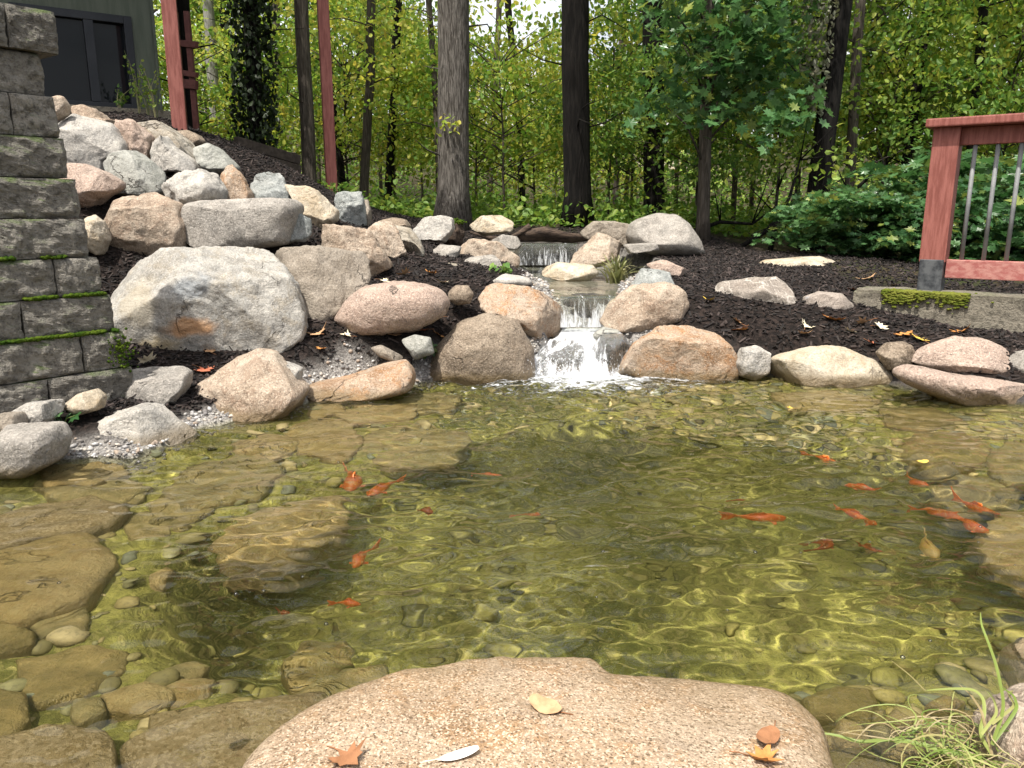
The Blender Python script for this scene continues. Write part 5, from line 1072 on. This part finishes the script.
# the maple that reaches in from the upper right
mt, pm, rm = tree('maple with large deep green leaves hanging over the white granite boulder', (703, 238, 10.6), (709, 0, 10.6), 12, 'barkmid', .7, group=None, cat='maple')
b0 = np.array(mt.location); rs = np.random.RandomState(4); cs = []
for k in range(74):
    q = P(rs.uniform(660, 800), rs.uniform(-150, 118), rs.uniform(9.2, 11.4)); cs.append(q - b0)
for k in range(5): cs.append(P(rs.uniform(590, 700), rs.uniform(-120, 60), rs.uniform(10, 12)) - b0)
mb = MB()
for c in cs[::3]:
    z0 = max(.8, c[2] - .7); p0 = np.array([np.interp(z0, pm[:, 2], pm[:, 0]), np.interp(z0, pm[:, 2], pm[:, 1]), z0]); mb.tube([p0, (p0 + c) / 2 + np.array([0, 0, .15]), c], [.02, .013, .005], 5)
mb.build('branches', M['barkmid'], mt, smooth=True)
pos = sprays(cs, 44, .46, rs, .3); link('crown', leaves_mesh('crown', pos, .15 * rs.uniform(.6, 1.2, len(pos)), rs, .6, 'maple'), M['leafdeep'], mt)
# understory
protos = [sapling_proto(31, 5.6, 2.2, 42, 62, .105, 'leafyg'), sapling_proto(32, 7.2, 2.5, 48, 66, .11, 'leafyg'), sapling_proto(33, 4.4, 2.2, 40, 58, .10, 'leafmid'), sapling_proto(34, 7.6, 2.6, 54, 62, .11, 'leafmid'), sapling_proto(35, 3.2, 2.0, 32, 56, .10, 'leafyg')]
spots = [  # px, Y, proto, scale, label
    (205, 15, 4, 1.0, 'yellow green sapling between left red post and ivy clad trunk, near'), (225, 22, 3, 1.2, 'green sapling seen left of the ivy clad trunk, far back'),
    (283, 17, 4, 1.1, 'yellow green sapling between the ivy clad trunk and the straight grey brown trunk'), (292, 23, 1, 1.3, 'bright sapling far behind the straight grey brown trunk'),
    (352, 17, 4, 1.1, 'yellow green sapling just right of the right red post'), (365, 21, 2, 1.3, 'mid green sapling behind the slender bowed trunk'), (398, 18, 0, .8, 'yellow green sapling left of the broad grey trunk'),
    (425, 24, 0, 1.0, 'tall bright sapling far behind the broad grey trunk'), (478, 17, 4, 1.1, 'low yellow green sapling right of the foot of the broad grey trunk'), (505, 14.5, 4, 1.0, 'low spreading sapling behind the stump and log'),
    (535, 19, 4, 1.25, 'small yellow sapling in the bright gap left of the black trunk'), (555, 26, 4, 1.4, 'distant green sapling left of the black trunk'), (606, 15.5, 4, 1.1, 'low sapling between black trunk and dark flecked trunk'),
    (628, 20, 2, 1.25, 'dark green sapling left of the dark flecked trunk'), (640, 14, 2, .8, 'broad leaved green sapling behind the large white granite boulder'), (672, 18, 0, 1.2, 'yellow green sapling right of the dark flecked trunk'),
    (690, 13.5, 2, .75, 'short green sapling below the maple crown'), (728, 16, 3, 1.1, 'green sapling right of the maple trunk'), (745, 21, 1, 1.3, 'bright sapling far right of the maple trunk'),
    (768, 13, 2, .9, 'dense green sapling left of the foot of the leaning trunk'), (790, 18, 3, 1.2, 'tall green sapling behind the leaning dark trunk'), (838, 15, 0, 1.0, 'yellow green sapling between leaning trunk and slim pale trunk'),
    (870, 14, 2, 1.0, 'green sapling right of the slim pale brown trunk'), (895, 19, 1, 1.3, 'bright yellow green sapling above the railing post'), (925, 15.5, 0, 1.15, 'yellow green sapling behind the railing post'),
    (965, 18, 1, 1.2, 'bright yellow sapling above the railing cap'), (985, 13.5, 2, .9, 'green sapling seen through the balusters'), (1015, 16, 0, 1.2, 'yellow green sapling at the right picture edge'), (1045, 13, 3, 1.0, 'tall green sapling cut by the right picture edge'),
    (325, 27, 1, 1.4, 'tall sapling far behind the right red post'), (248, 28, 0, 1.5, 'distant sapling right behind the ivy clad trunk'), (580, 30, 4, 1.5, 'distant sapling right behind the black straight trunk'), (700, 27, 1, 1.4, 'distant sapling right behind the maple trunk'),
    (815, 26, 1, 1.4, 'distant yellow sapling right behind the leaning trunk'), (950, 27, 1, 1.5, 'distant bright sapling high above the railing'), (385, 30, 3, 1.3, 'distant green sapling left of the broad grey trunk'), (160, 20, 3, 1.2, 'green sapling behind the house corner')]
used = set(); rs = np.random.RandomState(6)
for px_, Y, k, s, lab in spots:
    o = copy_tree(protos[k]); x = (px_ - 512) / 773 * Y; o.location = (x, Y, gz(x, Y) - .05); o.rotation_euler = (0, 0, rs.rand() * 6.28); o.scale = (s, s, s * rs.uniform(.9, 1.1))
    tag(o, lab, 'sapling', 'saplings under the trees')
for p in protos:
    for ch in list(p.children): bpy.data.objects.remove(ch)
    bpy.data.objects.remove(p)
# shrubs in front of the woods on the right
sh = [sapling_proto(51, 1.3, 1.0, 44, 36, .12, 'leafdeep', 'maple'), sapling_proto(52, 1.4, 1.1, 46, 36, .12, 'leafdeep', 'maple')]
for px_, Y, k, s, lab in [(865, 9.0, 0, .7, 'dense dark green shrub left of the railing post'), (905, 9.6, 1, .75, 'mid green shrub directly behind the railing post'), (958, 8.8, 1, .65, 'mid green shrub behind the first balusters'), (1010, 8.6, 0, .7, 'dark green shrub behind the balusters at the right edge'),
                          (1060, 9.6, 1, 1.2, 'tall green shrub just outside the right edge of the balusters')]:
    o = copy_tree(sh[k]); x = (px_ - 512) / 773 * Y; o.name = 'shrub'; o.location = (x, Y, gz(x, Y) - .08); o.rotation_euler = (0, 0, rs.rand() * 6.28); s *= 1.35; o.scale = (s, s, s * .62); tag(o, lab, 'shrub', 'shrubs on the right')
for p in sh:
    for ch in list(p.children): bpy.data.objects.remove(ch)
    bpy.data.objects.remove(p)
for k, (lab, pts) in enumerate([('long bare dark branch arching over the mulch below the leaning trunk', [(735, 250, 10.2), (765, 232, 10.4), (790, 205, 10.6), (822, 190, 10.8)]), ('bare dark branch lying left of the long arching one', [(690, 232, 10.9), (720, 222, 11.0), (752, 224, 11.1), (772, 210, 11.3)]),
                               ('thin bare twig rising behind the long cream white rock', [(770, 252, 9.8), (776, 225, 9.9), (790, 196, 10.0), (800, 160, 10.2)]), ('broken dark branch pointing up right of the leaning trunk', [(838, 220, 10.6), (850, 195, 10.5), (868, 178, 10.4), (886, 168, 10.4)])]):
    q = np.array([P(*a) for a in pts]); root = thing('fallen_branch', tuple(q[0]), lab, 'branch', 'bare branches at the edge of the woods'); q = q - q[0]; mb = MB(); mb.tube(q, np.linspace(.035, .012, 4), 7)
    for j in range(7): i0 = rs.randint(1, 4); d = rs.normal(0, .22, 3) + np.array([0, 0, .12]); mb.tube([q[i0], q[i0] + d * .6, q[i0] + d * 1.4], [.012, .008, .003], 5)
    mb.build('wood', M['barkdark'], root, smooth=True)
# undergrowth and the far wood as masses
n = 60000; y = 11.8 + 30 * rs.rand(n) ** 1.3; x = rs.uniform(-1, 1, n) * (y * .8 + 2); den = pnoise(np.stack([x * .6, y * .6, x * 0], -1)); ok = den > -.12; x, y, den = x[ok], y[ok], den[ok]; ok = ~((np.abs(x + 5.5) < 3.5) & (y < 13)); x, y, den = x[ok], y[ok], den[ok]
pos = np.stack([x, y, H(x, y) + np.abs(rs.normal(0, .40, len(x))) * (.4 + 2.6 * np.maximum(den, 0)) + .03], -1)
tag(link('undergrowth', leaves_mesh('undergrowth', pos, (.09 + .003 * y) * rs.uniform(.6, 1.2, len(x)), rs, .6), M['leafmid']), kind='stuff')
cs = []
while len(cs) < 640:
    y = rs.uniform(31, 62); x = rs.uniform(-1, 1) * y * .85; z = rs.uniform(.2, 1) ** .8 * .42 * y + .5 if rs.rand() > .3 else rs.uniform(.5, 5)
    px_ = 512 + x / y * 773; el = (z - EYE) / y
    if 395 < px_ < 640 and el > .02 + .05 * rs.rand() and rs.rand() < .90: continue
    if px_ > 690 and el > .16 and rs.rand() < .35: continue
    cs.append(np.array([x, y, z + gz(x, y)]))
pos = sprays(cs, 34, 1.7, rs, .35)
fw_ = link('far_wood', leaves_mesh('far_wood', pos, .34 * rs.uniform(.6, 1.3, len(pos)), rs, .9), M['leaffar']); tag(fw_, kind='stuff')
mb = MB()
for k in range(26):
    y = rs.uniform(26, 56); x = rs.uniform(-1, 1) * y * .75; g = gz(x, y); r = rs.uniform(.06, .16); le = rs.normal(0, .5, 2)
    mb.tube([(x, y, g - .2), (x + le[0] * .4, y, g + 5), (x + le[0], y, g + 15)], [r, r * .85, r * .5], 6)
tag(mb.build('far_trunks', M['barkmid'], None, smooth=True), kind='stuff')
# the neighbours' house beyond the wood
nb = thing('neighbour_house', (3.0, 46, gz(3.0, 46) - 4.0), 'distant house with grey shingle roof glimpsed through the leaves', 'house'); mb = MB()
mb.box((0, 0, 2.6), (13, 7, 5.2)); mb.build('wall', M['beige'], nb)
mb = MB(); v = [(-7.2, -4.2, 4.9), (7.2, -4.2, 4.9), (7.2, 4.2, 4.9), (-7.2, 4.2, 4.9), (-7.2, 0, 8.2), (7.2, 0, 8.2)]; mb.add(v, [np.array([[0, 1, 5, 4], [2, 3, 4, 5], [0, 3, 2, 1]]), np.array([[1, 2, 5], [3, 0, 4]])]); mb.build('roof', M['shingle'], nb)
for k in range(4):
    mb = MB(); mb.box((-4.5 + 3 * k, -3.5, 3.2), (1.1, .08, 1.3)); mb.build('window', M['glass'], nb)

# ------------------------------------------------------------------ log and stump by the top cascade
lg = thing('log', tuple(P(520, 240, 10.4)), 'dark rotten log lying over the top cascade', 'log'); l0 = np.array(lg.location); rs = np.random.RandomState(3)
mb = MB(); pts = [P(500, 243, 10.5), P(520, 236, 10.45), P(545, 233, 10.4), P(570, 238, 10.4), P(594, 238, 10.5)]; mb.tube(np.array(pts) - l0, [.04, .07, .10, .07, .05], 14)
mb.v[0] += .05 * fbm(mb.v[0] * 6, 3)[:, None] * rs.normal(1, .2, mb.v[0].shape); mb.build('log_body', M['logwood'], lg, smooth=True)
mb = MB()
for a, b, c in (((470, 232), (490, 238), (512, 240)), ((500, 246), (515, 236), (530, 226)), ((480, 244), (498, 240), (520, 241))): mb.tube([P(*a, 10.3) - l0, P(*b, 10.35) - l0, P(*c, 10.4) - l0], [.015, .03, .04], 7)
mb.build('root', M['logwood'], lg, smooth=True)
st = thing('stump', tuple(P(453, 242, 9.3)), 'small dark stump with moss on its top left of the log', 'stump'); s0 = np.array(st.location); v, f = ico(4)
mb = MB(); q = v * np.array([.13, .12, .16]) * (1 + .35 * fbm(v * 2.2, 4))[:, None] + np.array([0, 0, .08]); mb.add(q, f); mb.build('stump_body', M['logwood'], st, smooth=True)
mb = MB()
for k in range(160): vv, ff = ico(1); mb.add(vv * rs.uniform(.006, .016) + np.array([rs.normal(.03, .05), rs.normal(-.02, .04), .235 + rs.normal(0, .012)]), ff)
mb.build('moss', M['moss'], st, smooth=True)

# ------------------------------------------------------------------ goldfish
def fish_mat(name, a, b):
    t = NT(name); co = t.coords(); n = t.noise(co, 9, 3, .6); n2 = t.noise(co, 60, 2); oi = t.n('ShaderNodeObjectInfo'); c = t.mix(t.ramp(n, .48, .60), a, b); c = t.mix(t.ramp(n, .60, .66, 0, .7), c, (.80, .52, .30)); c = t.mix(t.ramp(n2, .45, .7, 0, .35), c, tuple(q * .4 for q in a))
    return t.finish(t.principled(c, .35, None, .5).outputs[0])
M['fish'] = fish_mat('orange red scales', (.82, .17, .03), (.85, .27, .05)); M['fishpale'] = fish_mat('pale yellow scales', (.72, .50, .14), (.70, .42, .10)); M['fishdeep'] = fish_mat('dull red scales', (.42, .09, .025), (.40, .13, .03))
M['eye'] = simple_mat('fish eye', (.01, .01, .01), (.02, .02, .02), 4, .2, 0)
def fish_meshes(bend):
    xs = np.linspace(-.5, .36, 16); hw = np.interp(xs, [-.5, -.42, -.25, 0, .2, .36], [.012, .065, .105, .105, .055, .022]); hh = hw * np.interp(xs, [-.5, 0, .36], [1.0, 1.3, 1.5]); n = 14; an = np.arange(n) * 2 * math.pi / n
    off = bend * (xs + .2) ** 2 * np.sign(xs + .2)
    v = np.concatenate([np.stack([np.full(n, x), o + w * np.cos(an), h * np.sin(an)], -1) for x, w, h, o in zip(xs, hw, hh, off)]); j = np.arange(n); jn = (j + 1) % n
    f = np.concatenate([np.stack([k * n + j, k * n + jn, (k + 1) * n + jn, (k + 1) * n + j], 1) for k in range(15)])
    out = {'body': new_mesh('body', v, [f, np.array([list(range(n))[::-1], [15 * n + q for q in range(n)]])])}
    def fin(nm, pts, th=.006):
        p = np.array(pts, float); m = len(p); d = np.array([0, th, 0]) if nm != 'pectoral_fin' else np.array([0, 0, th]); vv = np.concatenate([p - d, p + d])
        fs = [np.array([list(range(m))[::-1], list(range(m, 2 * m))]), np.array([[k, (k + 1) % m, m + (k + 1) % m, m + k] for k in range(m)])]; return new_mesh(nm, vv, fs, False)
    e = off[-1]
    out['tail_fin'] = fin('tail_fin', [(.33, e, .02), (.44, e + bend * .10, .10), (.62, e + bend * .24, .16), (.54, e + bend * .18, .02), (.60, e + bend * .22, -.12), (.43, e + bend * .09, -.09), (.33, e, -.02)])
    out['dorsal_fin'] = fin('dorsal_fin', [(-.18, 0, .11), (-.10, 0, .20), (.06, off[9] * .6, .19), (.20, off[12], .07), (.02, 0, .12)])
    out['pectoral_fin'] = fin('pectoral_fin', [(-.27, .08, -.05), (-.20, .145, -.08), (-.13, .15, -.08), (-.16, .09, -.05)]); out['other_fin'] = fin('pectoral_fin', [(-.27, -.08, -.05), (-.20, -.145, -.08), (-.13, -.15, -.08), (-.16, -.09, -.05)])
    v1, f1 = ico(2); out['eye'] = new_mesh('eye', np.array(v1) * .014 + np.array([-.42, .055, .02]), f1); out['eye2'] = new_mesh('eye', np.array(v1) * .014 + np.array([-.42, -.055, .02]), f1)
    return out
FM = [fish_meshes(b) for b in (-.5, 0., .5)]
def fish(label, tail, head, dep, kind='fish', bend=1, fat=1.35):
    a, b = PW(*tail, dep), PW(*head, dep); L = np.linalg.norm(b - a) / 1.05; c = (a + b) / 2; d = b - a
    c[2] -= .02; root = thing('goldfish', tuple(c), label, 'goldfish', 'goldfish in the pond', math.atan2(-d[1], -d[0])); root.scale = (L, max(L, .13) * fat, max(L, .13) * fat)
    for nm, me in FM[bend].items():
        o = bpy.data.objects.new(me.name, me); C.objects.link(o); o.parent = root
        if not me.materials: me.materials.append(None)
        o.material_slots[0].link = 'OBJECT'; o.material_slots[0].material = M['eye'] if 'eye' in nm else M[kind]
    return root
for args in [('orange goldfish farthest out on the right, below the cream yellow boulder', (812, 450), (840, 461), .04, 'fish', 2), ('orange goldfish swimming level, topmost of the three in the sun glitter', (880, 485), (843, 481), .05, 'fish', 1),
             ('orange red goldfish near the green submerged rock on the right', (899, 472), (932, 484), .09, 'fish', 0), ('bright orange goldfish pointing right, alone in the right middle of the pond', (734, 521), (784, 514), .06, 'fish', 0),
             ('orange goldfish in the middle of the three in the sun glitter', (845, 505), (868, 518), .05, 'fish', 2), ('small orange goldfish touching the middle one in the sun glitter', (856, 514), (878, 523), .05, 'fish', 1),
             ('deep dull red goldfish lowest in the sun glitter', (817, 551), (834, 541), .20, 'fishdeep', 0), ('thin orange goldfish nearest the yellow slab at the right', (954, 494), (1001, 514), .05, 'fish', 1),
             ('orange red goldfish, upper of the close pair on the right', (918, 504), (966, 518), .06, 'fish', 2), ('orange red goldfish, lower of the close pair on the right', (945, 515), (992, 530), .06, 'fish', 0),
             ('pale yellow fish below the close pair of goldfish', (908, 531), (943, 556), .08, 'fishpale', 0), ('dim red goldfish right of the lowest one in the glitter', (857, 543), (881, 549), .22, 'fishdeep', 1), ('dim red goldfish left above the lone bright orange one', (728, 496), (749, 495), .22, 'fishdeep', 1),
             ('orange red goldfish at the left, nearer the ochre rock', (364, 467), (346, 490), .05, 'fish', 2), ('orange goldfish right beside the one nearer the ochre rock', (387, 477), (371, 496), .05, 'fish', 0), ('small faint orange goldfish in the left middle of the pond', (419, 508), (433, 509), .10, 'fishdeep', 1),
             ('orange goldfish closest to the foot of the waterfall', (473, 472), (502, 471), .05, 'fish', 1), ('orange goldfish in the very middle of the pond', (514, 510), (541, 513), .05, 'fish', 2),
             ('orange goldfish pointing at the viewer, left of the middle', (361, 543), (357, 566), .07, 'fish', 0), ('small orange goldfish nearest the viewer', (341, 595), (360, 604), .07, 'fish', 2), ('faint orange goldfish left of the one nearest the viewer', (276, 606), (289, 612), .20, 'fishdeep', 1)]: fish(*args)

# ------------------------------------------------------------------ fallen leaves
LC = {'orange': ((.48, .23, .07), (.36, .15, .04)), 'tan': ((.45, .29, .16), (.36, .21, .11)), 'brown': ((.20, .09, .04), (.28, .13, .06)), 'yellow': ((.62, .44, .08), (.52, .35, .06)), 'cream': ((.66, .60, .45), (.58, .50, .34)), 'red': ((.30, .08, .04), (.36, .13, .07))}
for k, (a, b) in LC.items(): M['fl_' + k] = simple_mat(k + ' fallen leaf', a, b, 30, .75, .3, 60)
def leaf_blade(seed, shape):
    rs = np.random.RandomState(seed)
    if shape == 'maple': p = np.array(_mp); p = p * rs.uniform(.85, 1.15, (len(p), 1))
    else: a = np.linspace(0, 2 * math.pi, 16, endpoint=False); p = np.stack([.34 * np.sin(a), -.55 * np.cos(a)], -1)
    q = np.concatenate([p, p * .55, [[0, 0]]]); m = len(p); cz = rs.uniform(.2, .9) * q[:, 0] ** 2 + rs.uniform(-.1, .6) * q[:, 1] ** 2 + rs.normal(0, .02, len(q)); v = np.stack([q[:, 0], q[:, 1], cz], -1)
    f4 = np.array([[k, (k + 1) % m, m + (k + 1) % m, m + k] for k in range(m)]); f3 = np.array([[m + k, m + (k + 1) % m, 2 * m] for k in range(m)]); V = np.concatenate([v, v - np.array([0, 0, .012])]); o = len(v)
    return V, [np.concatenate([f4, (f4 + o)[:, ::-1]]), np.concatenate([f3, (f3 + o)[:, ::-1]])]
_ls = [500]
_sv = [tuple(np.array(v.co) + np.array(front.location)) for v in front.data.vertices]; SLAB_T = BVHTree.FromPolygons(_sv, [tuple(p.vertices) for p in front.data.polygons])
def on_slab(px, py):
    h = SLAB_T.ray_cast(Vector((0, 0, EYE)), Vector(ray(px, py)).normalized()); return h[0].z if h[0] is not None else .09
def leaf(px, py, col, size, label, z=None, tilt=.28, shape='maple', water=False):
    size *= 1.0 if z is not None else 1.3
    _ls[0] += 1; rs = np.random.RandomState(_ls[0]); p = PZ(px, py, z) if z is not None else ground_hit(px, py) + np.array([0, 0, .016])
    V, F_ = leaf_blade(_ls[0], shape); root = thing('fallen_leaf', tuple(p), label, 'leaf', 'fallen leaves'); mb = MB(); mb.add(V * size, F_); mb.build('leaf_blade', M['fl_' + col], root, smooth=True)
    mb = MB(); mb.tube(np.array([[0, -.40, .0], [.05, -.65, .04], [.14, -.9, .03]]) * size, .012 * size + .0006, 5); mb.build('leaf_stalk', M['fl_brown'], root, smooth=True)
    root.rotation_euler = (rs.normal(0, tilt), rs.normal(0, tilt), rs.rand() * 6.28); return root
for a in [(319, 336, 'tan', .11, 'tan star shaped leaf on the mulch left below the pink oblong boulder'), (376, 331, 'red', .08, 'dark red leaf touching the foot of the pink oblong boulder'), (391, 337, 'tan', .11, 'large tan leaf below the right half of the pink oblong boulder'),
          (422, 334, 'red', .08, 'reddish leaf above the leafy plant'), (437, 320, 'yellow', .07, 'golden leaf at the right end of the pink oblong boulder'), (440, 338, 'orange', .08, 'orange leaf between the leafy plant and brown waterside boulder'),
          (404, 276, 'tan', .10, 'tan leaf on the mulch above the pink oblong boulder'), (431, 275, 'orange', .08, 'orange leaf above the small smooth grey cobble'), (384, 283, 'cream', .06, 'cream leaf at the top of the pink oblong boulder'), (444, 285, 'cream', .07, 'cream leaf left of the orange and white boulder'),
          (347, 338, 'cream', .06, 'narrow cream leaf beside the tan star shaped leaf'), (322, 353, 'orange', .06, 'small orange leaf above the broad tan boulder'), (204, 373, 'red', .09, 'reddish brown leaf left of the broad tan boulder'), (210, 354, 'tan', .07, 'tan leaf at the foot of the rust stained boulder'),
          (148, 364, 'cream', .10, 'pale cream leaf by the lower end of the block wall'), (101, 380, 'yellow', .05, 'small yellow leaf lying against the block wall'), (24, 424, 'orange', .05, 'orange leaf scrap between two rocks at the left edge'),
          (709, 302, 'yellow', .07, 'yellow leaf right of the blue and white rock'), (738, 324, 'tan', .07, 'tan leaf at the left foot of the veined boulder'), (741, 333, 'orange', .10, 'orange leaf above the white round cobble'), (806, 328, 'cream', .08, 'cream leaf below the gap between veined boulder and blue patched stone'),
          (834, 322, 'orange', .13, 'big orange leaf in front of the blue patched stone'), (804, 336, 'tan', .07, 'tan brown leaf above the cream yellow boulder'), (862, 325, 'tan', .10, 'tan leaf right of the big orange leaf'), (880, 329, 'cream', .08, 'pale cream leaf above the dark grey round cobble'),
          (905, 337, 'orange', .10, 'orange leaf above the left end of the pink angular rock'), (920, 342, 'yellow', .09, 'yellow leaf touching the pink angular rock'), (871, 346, 'red', .06, 'small red leaf left of the dark grey round cobble'), (936, 315, 'cream', .11, 'white cream leaf under the middle of the ledge'),
          (962, 333, 'orange', .10, 'orange leaf on mulch above the pink angular rock'), (850, 333, 'cream', .06, 'narrow cream scrap of leaf on the right mulch'), (891, 288, 'cream', .09, 'white leaf behind the left end of the ledge'), (866, 280, 'tan', .12, 'tan leaf litter piece behind the ledge'), (855, 292, 'orange', .08, 'orange brown leaf at the end of the ledge')]:
    leaf(*a)
leaf(545, 706, 'tan', .075, 'pale tan oval leaf lying on the orange slab', on_slab(545, 706) + .006, .08, 'oval'); leaf(768, 736, 'brown', .065, 'dark brown rolled leaf at the right end of the orange slab', on_slab(768, 736) + .016, .5, 'oval')
leaf(763, 759, 'orange', .075, 'orange torn leaf below the dark brown rolled leaf', on_slab(763, 759) + .006, .12); leaf(347, 757, 'brown', .075, 'brown leaf with dark spot at the left front of the orange slab', on_slab(347, 757) + .008, .25)
leaf(922, 462, 'yellow', .06, 'yellow leaf floating on the water at the right', .012, .03, 'oval'); leaf(790, 408, 'yellow', .05, 'small yellow leaf floating before the cream yellow boulder', .010, .03)
fe = thing('feather', tuple(PZ(452, 758, on_slab(452, 758) + .004)), 'small white feather on the front edge of the orange slab', 'feather'); mb = MB(); k = np.linspace(-1, 1, 15)
q = PZ(425, 766, .083) - PZ(478, 752, .083); L = np.linalg.norm(q) / 2; ed_ = .012 * np.sqrt(np.maximum(0, 1 - ((k - .3) / .75) ** 2)) + .001
V = np.concatenate([np.stack([k * L, e_, .004 + .006 * k * k], -1) for e_ in (ed_, ed_ * 0, -ed_)]); m = 15
f = np.array([[j * m + i, j * m + i + 1, (j + 1) * m + i + 1, (j + 1) * m + i] for j in (0, 1) for i in range(m - 1)]); mb.add(V, f); mb.build('vane', simple_mat('white feather', (.8, .78, .74), (.86, .84, .8), 60, .8, .2), fe, smooth=True)
mb = MB(); mb.tube([(-L * 1.15, 0, .008), (0, 0, .005), (L, 0, .011)], .0012, 5); mb.build('quill', M['fl_cream'], fe); fe.rotation_euler = (0, 0, math.atan2(-q[1], -q[0]))

# ------------------------------------------------------------------ plants
def ribbon(mb, pts, w, up=(0, 0, 1)):
    p = np.array(pts, float); m = len(p); t = np.gradient(p, axis=0); s = np.cross(t, np.array(up)); s /= np.linalg.norm(s, axis=1)[:, None] + 1e-9; ww = w * np.sqrt(np.clip(1 - np.linspace(0, 1, m) ** 3, .02, 1))[:, None]
    mid = p - np.array([0, 0, 1]) * ww * .35; V = np.concatenate([p - s * ww, mid, p + s * ww]); mb.add(V, np.array([[j * m + i, j * m + i + 1, (j + 1) * m + i + 1, (j + 1) * m + i] for j in (0, 1) for i in range(m - 1)]))
def smooth_path(pts, n=24):
    p = np.array(pts, float); t = np.linspace(0, len(p) - 1, n); q = np.stack([np.interp(t, np.arange(len(p)), p[:, k]) for k in range(3)], -1)
    for _ in range(3): q[1:-1] = .5 * q[1:-1] + .25 * (q[2:] + q[:-2])
    return q
def tuft(name, label, cat, base, nbl, L, spread, mat, w, rs, droop=1.0):
    root = thing(name, tuple(base), label, cat); mb = MB()
    for k in range(nbl):
        a = rs.rand() * 6.283; s = spread * rs.uniform(.2, 1); l = L * rs.uniform(.5, 1.1); o = np.array([rs.normal(0, .04), rs.normal(0, .04), 0]) * L * 3; t = np.linspace(0, 1, 9)
        ribbon(mb, np.stack([o[0] + math.cos(a) * s * t ** 1.4, o[1] + math.sin(a) * s * t ** 1.4, l * (t - .55 * droop * s / spread * t ** 2.6)], -1), w, (math.cos(a), math.sin(a), .3))
    mb.build('blades', M[mat], root, smooth=True); return root
rs = np.random.RandomState(8)
b = P(618, 283, 7.2); tuft('iris_plant', 'arching strap leaved plant growing in the upper stream', 'plant', b, 60, .34, .30, 'iris', .010, rs)
def leafy(name, label, base, n, size, rad, hgt, mat, rs, shape='six'):
    root = thing(name, tuple(base), label, 'plant'); a = rs.rand(n) * 6.283; r = rad * rs.uniform(.3, 1, n); pos = np.stack([r * np.cos(a), r * np.sin(a), hgt * rs.uniform(.3, 1, n)], -1)
    link('leaves', leaves_mesh('leaves', pos, size * rs.uniform(.6, 1.2, n), rs, .5, shape), M[mat], root); mb = MB()
    for p in pos[:24]: mb.tube([(0, 0, -.02), p * np.array([.4, .4, .7]), p], [.004, .003, .002], 5)
    mb.build('stems', M[mat], root, smooth=True); return root
leafy('leafy_plant', 'green leafy plant by the pale cobble left of the brown waterside boulder', ground_hit(424, 358), 14, .11, .13, .10, 'leafdeep', rs)
leafy('leafy_plant', 'small wilted seedling with jagged leaves on the gravel at the left', ground_hit(62, 424), 9, .08, .08, .07, 'leafdeep', rs, 'maple')
leafy('leafy_plant', 'small yellow green plant at the left edge of the upper stream', P(500, 282, 7.0), 26, .07, .13, .16, 'plantleaf', rs)
leafy('leafy_plant', 'low green plant at the foot of the right red post', P(338, 200, 9.9), 36, .09, .22, .22, 'leafmid', rs)
for px_, py_, Y, hgt, lab in ((140, 116, 8.9, .75, 'tall dry weed in front of the house corner, left one'), (149, 118, 8.9, .5, 'short dry weed left of the red post'), (157, 120, 8.8, .6, 'green weed touching the left red post'), (118, 110, 8.9, .3, 'low dry weed below the sliding door')):
    g = P(px_, py_, Y); root = thing('weed', tuple(g), lab, 'weed', 'weeds by the house'); mb = MB(); pos = []
    for k in range(4):
        tip = np.array([rs.normal(0, .10), rs.normal(0, .08), hgt * rs.uniform(.6, 1)]); mb.tube([(0, 0, -.15), tip * np.array([.3, .3, .6]), tip], [.005, .004, .002], 5); pos += [tip * t for t in rs.uniform(.3, 1, 14)]
    mb.build('stems', M['iris'], root); pos = np.array(pos) + rs.normal(0, .02, (len(pos), 3)); link('leaves', leaves_mesh('leaves', pos, .045 * rs.uniform(.6, 1.3, len(pos)), rs, .8), M['leafmid'], root)
# the grass clump in the right front corner
gb = P(1000, 765, 1.40); gr = thing('grass_clump', tuple(gb), 'clump of curling yellow green grass hanging into the water at the right front', 'grass'); mb = MB()
for pts, w in ([(((900, 560), (950, 420), (930, 310), (910, 230), (880, 150), (858, 95), (855, 48)), .0035), (((900, 600), (850, 520), (872, 440), (868, 380), (830, 345), (740, 343), (645, 350)), .004), (((860, 610), (800, 602), (720, 598), (650, 562), (560, 545), (480, 540), (380, 555), (300, 520), (180, 513)), .005),
                (((850, 640), (760, 600), (690, 580), (640, 560), (590, 548), (520, 552)), .006), (((900, 560), (1000, 420), (985, 370), (940, 340), (915, 320)), .0035), (((900, 600), (860, 430), (820, 370), (770, 325)), .003), (((860, 520), (920, 440), (910, 390), (880, 350), (850, 350)), .003), (((640, 350), (580, 290), (510, 235)), .002),
                (((780, 640), (700, 560), (650, 520), (600, 515), (590, 530)), .003), (((900, 480), (990, 410), (960, 360), (990, 350)), .003), (((285, 472), (255, 445), (230, 430)), .002)]):
    n_ = len(pts); ribbon(mb, smooth_path([P(760 + a / 3.879, 600 + b / 3.879, 1.40 + .16 * (i / (n_ - 1))) - gb for i, (a, b) in enumerate(pts)], 30), w, (0, -.6, .8))
for k in range(210):
    o = np.array([rs.uniform(-.16, .14), rs.uniform(-.12, .12), rs.uniform(-.05, .03)]); a = rs.normal(2.6, 1.2); L = rs.uniform(.05, .20); t = np.linspace(0, 1, 12); cu = rs.normal(0, 2.5)
    ribbon(mb, np.stack([o[0] + L * t * np.cos(a + cu * t), o[1] + L * t * np.sin(a + cu * t) * .6, o[2] + L * (1.0 * t - 1.1 * t ** 2) * rs.uniform(.3, 1.2)], -1), rs.uniform(.0007, .0019), (0, -.5, .8))
mb.build('blades', M['grassleaf'], gr, smooth=True)
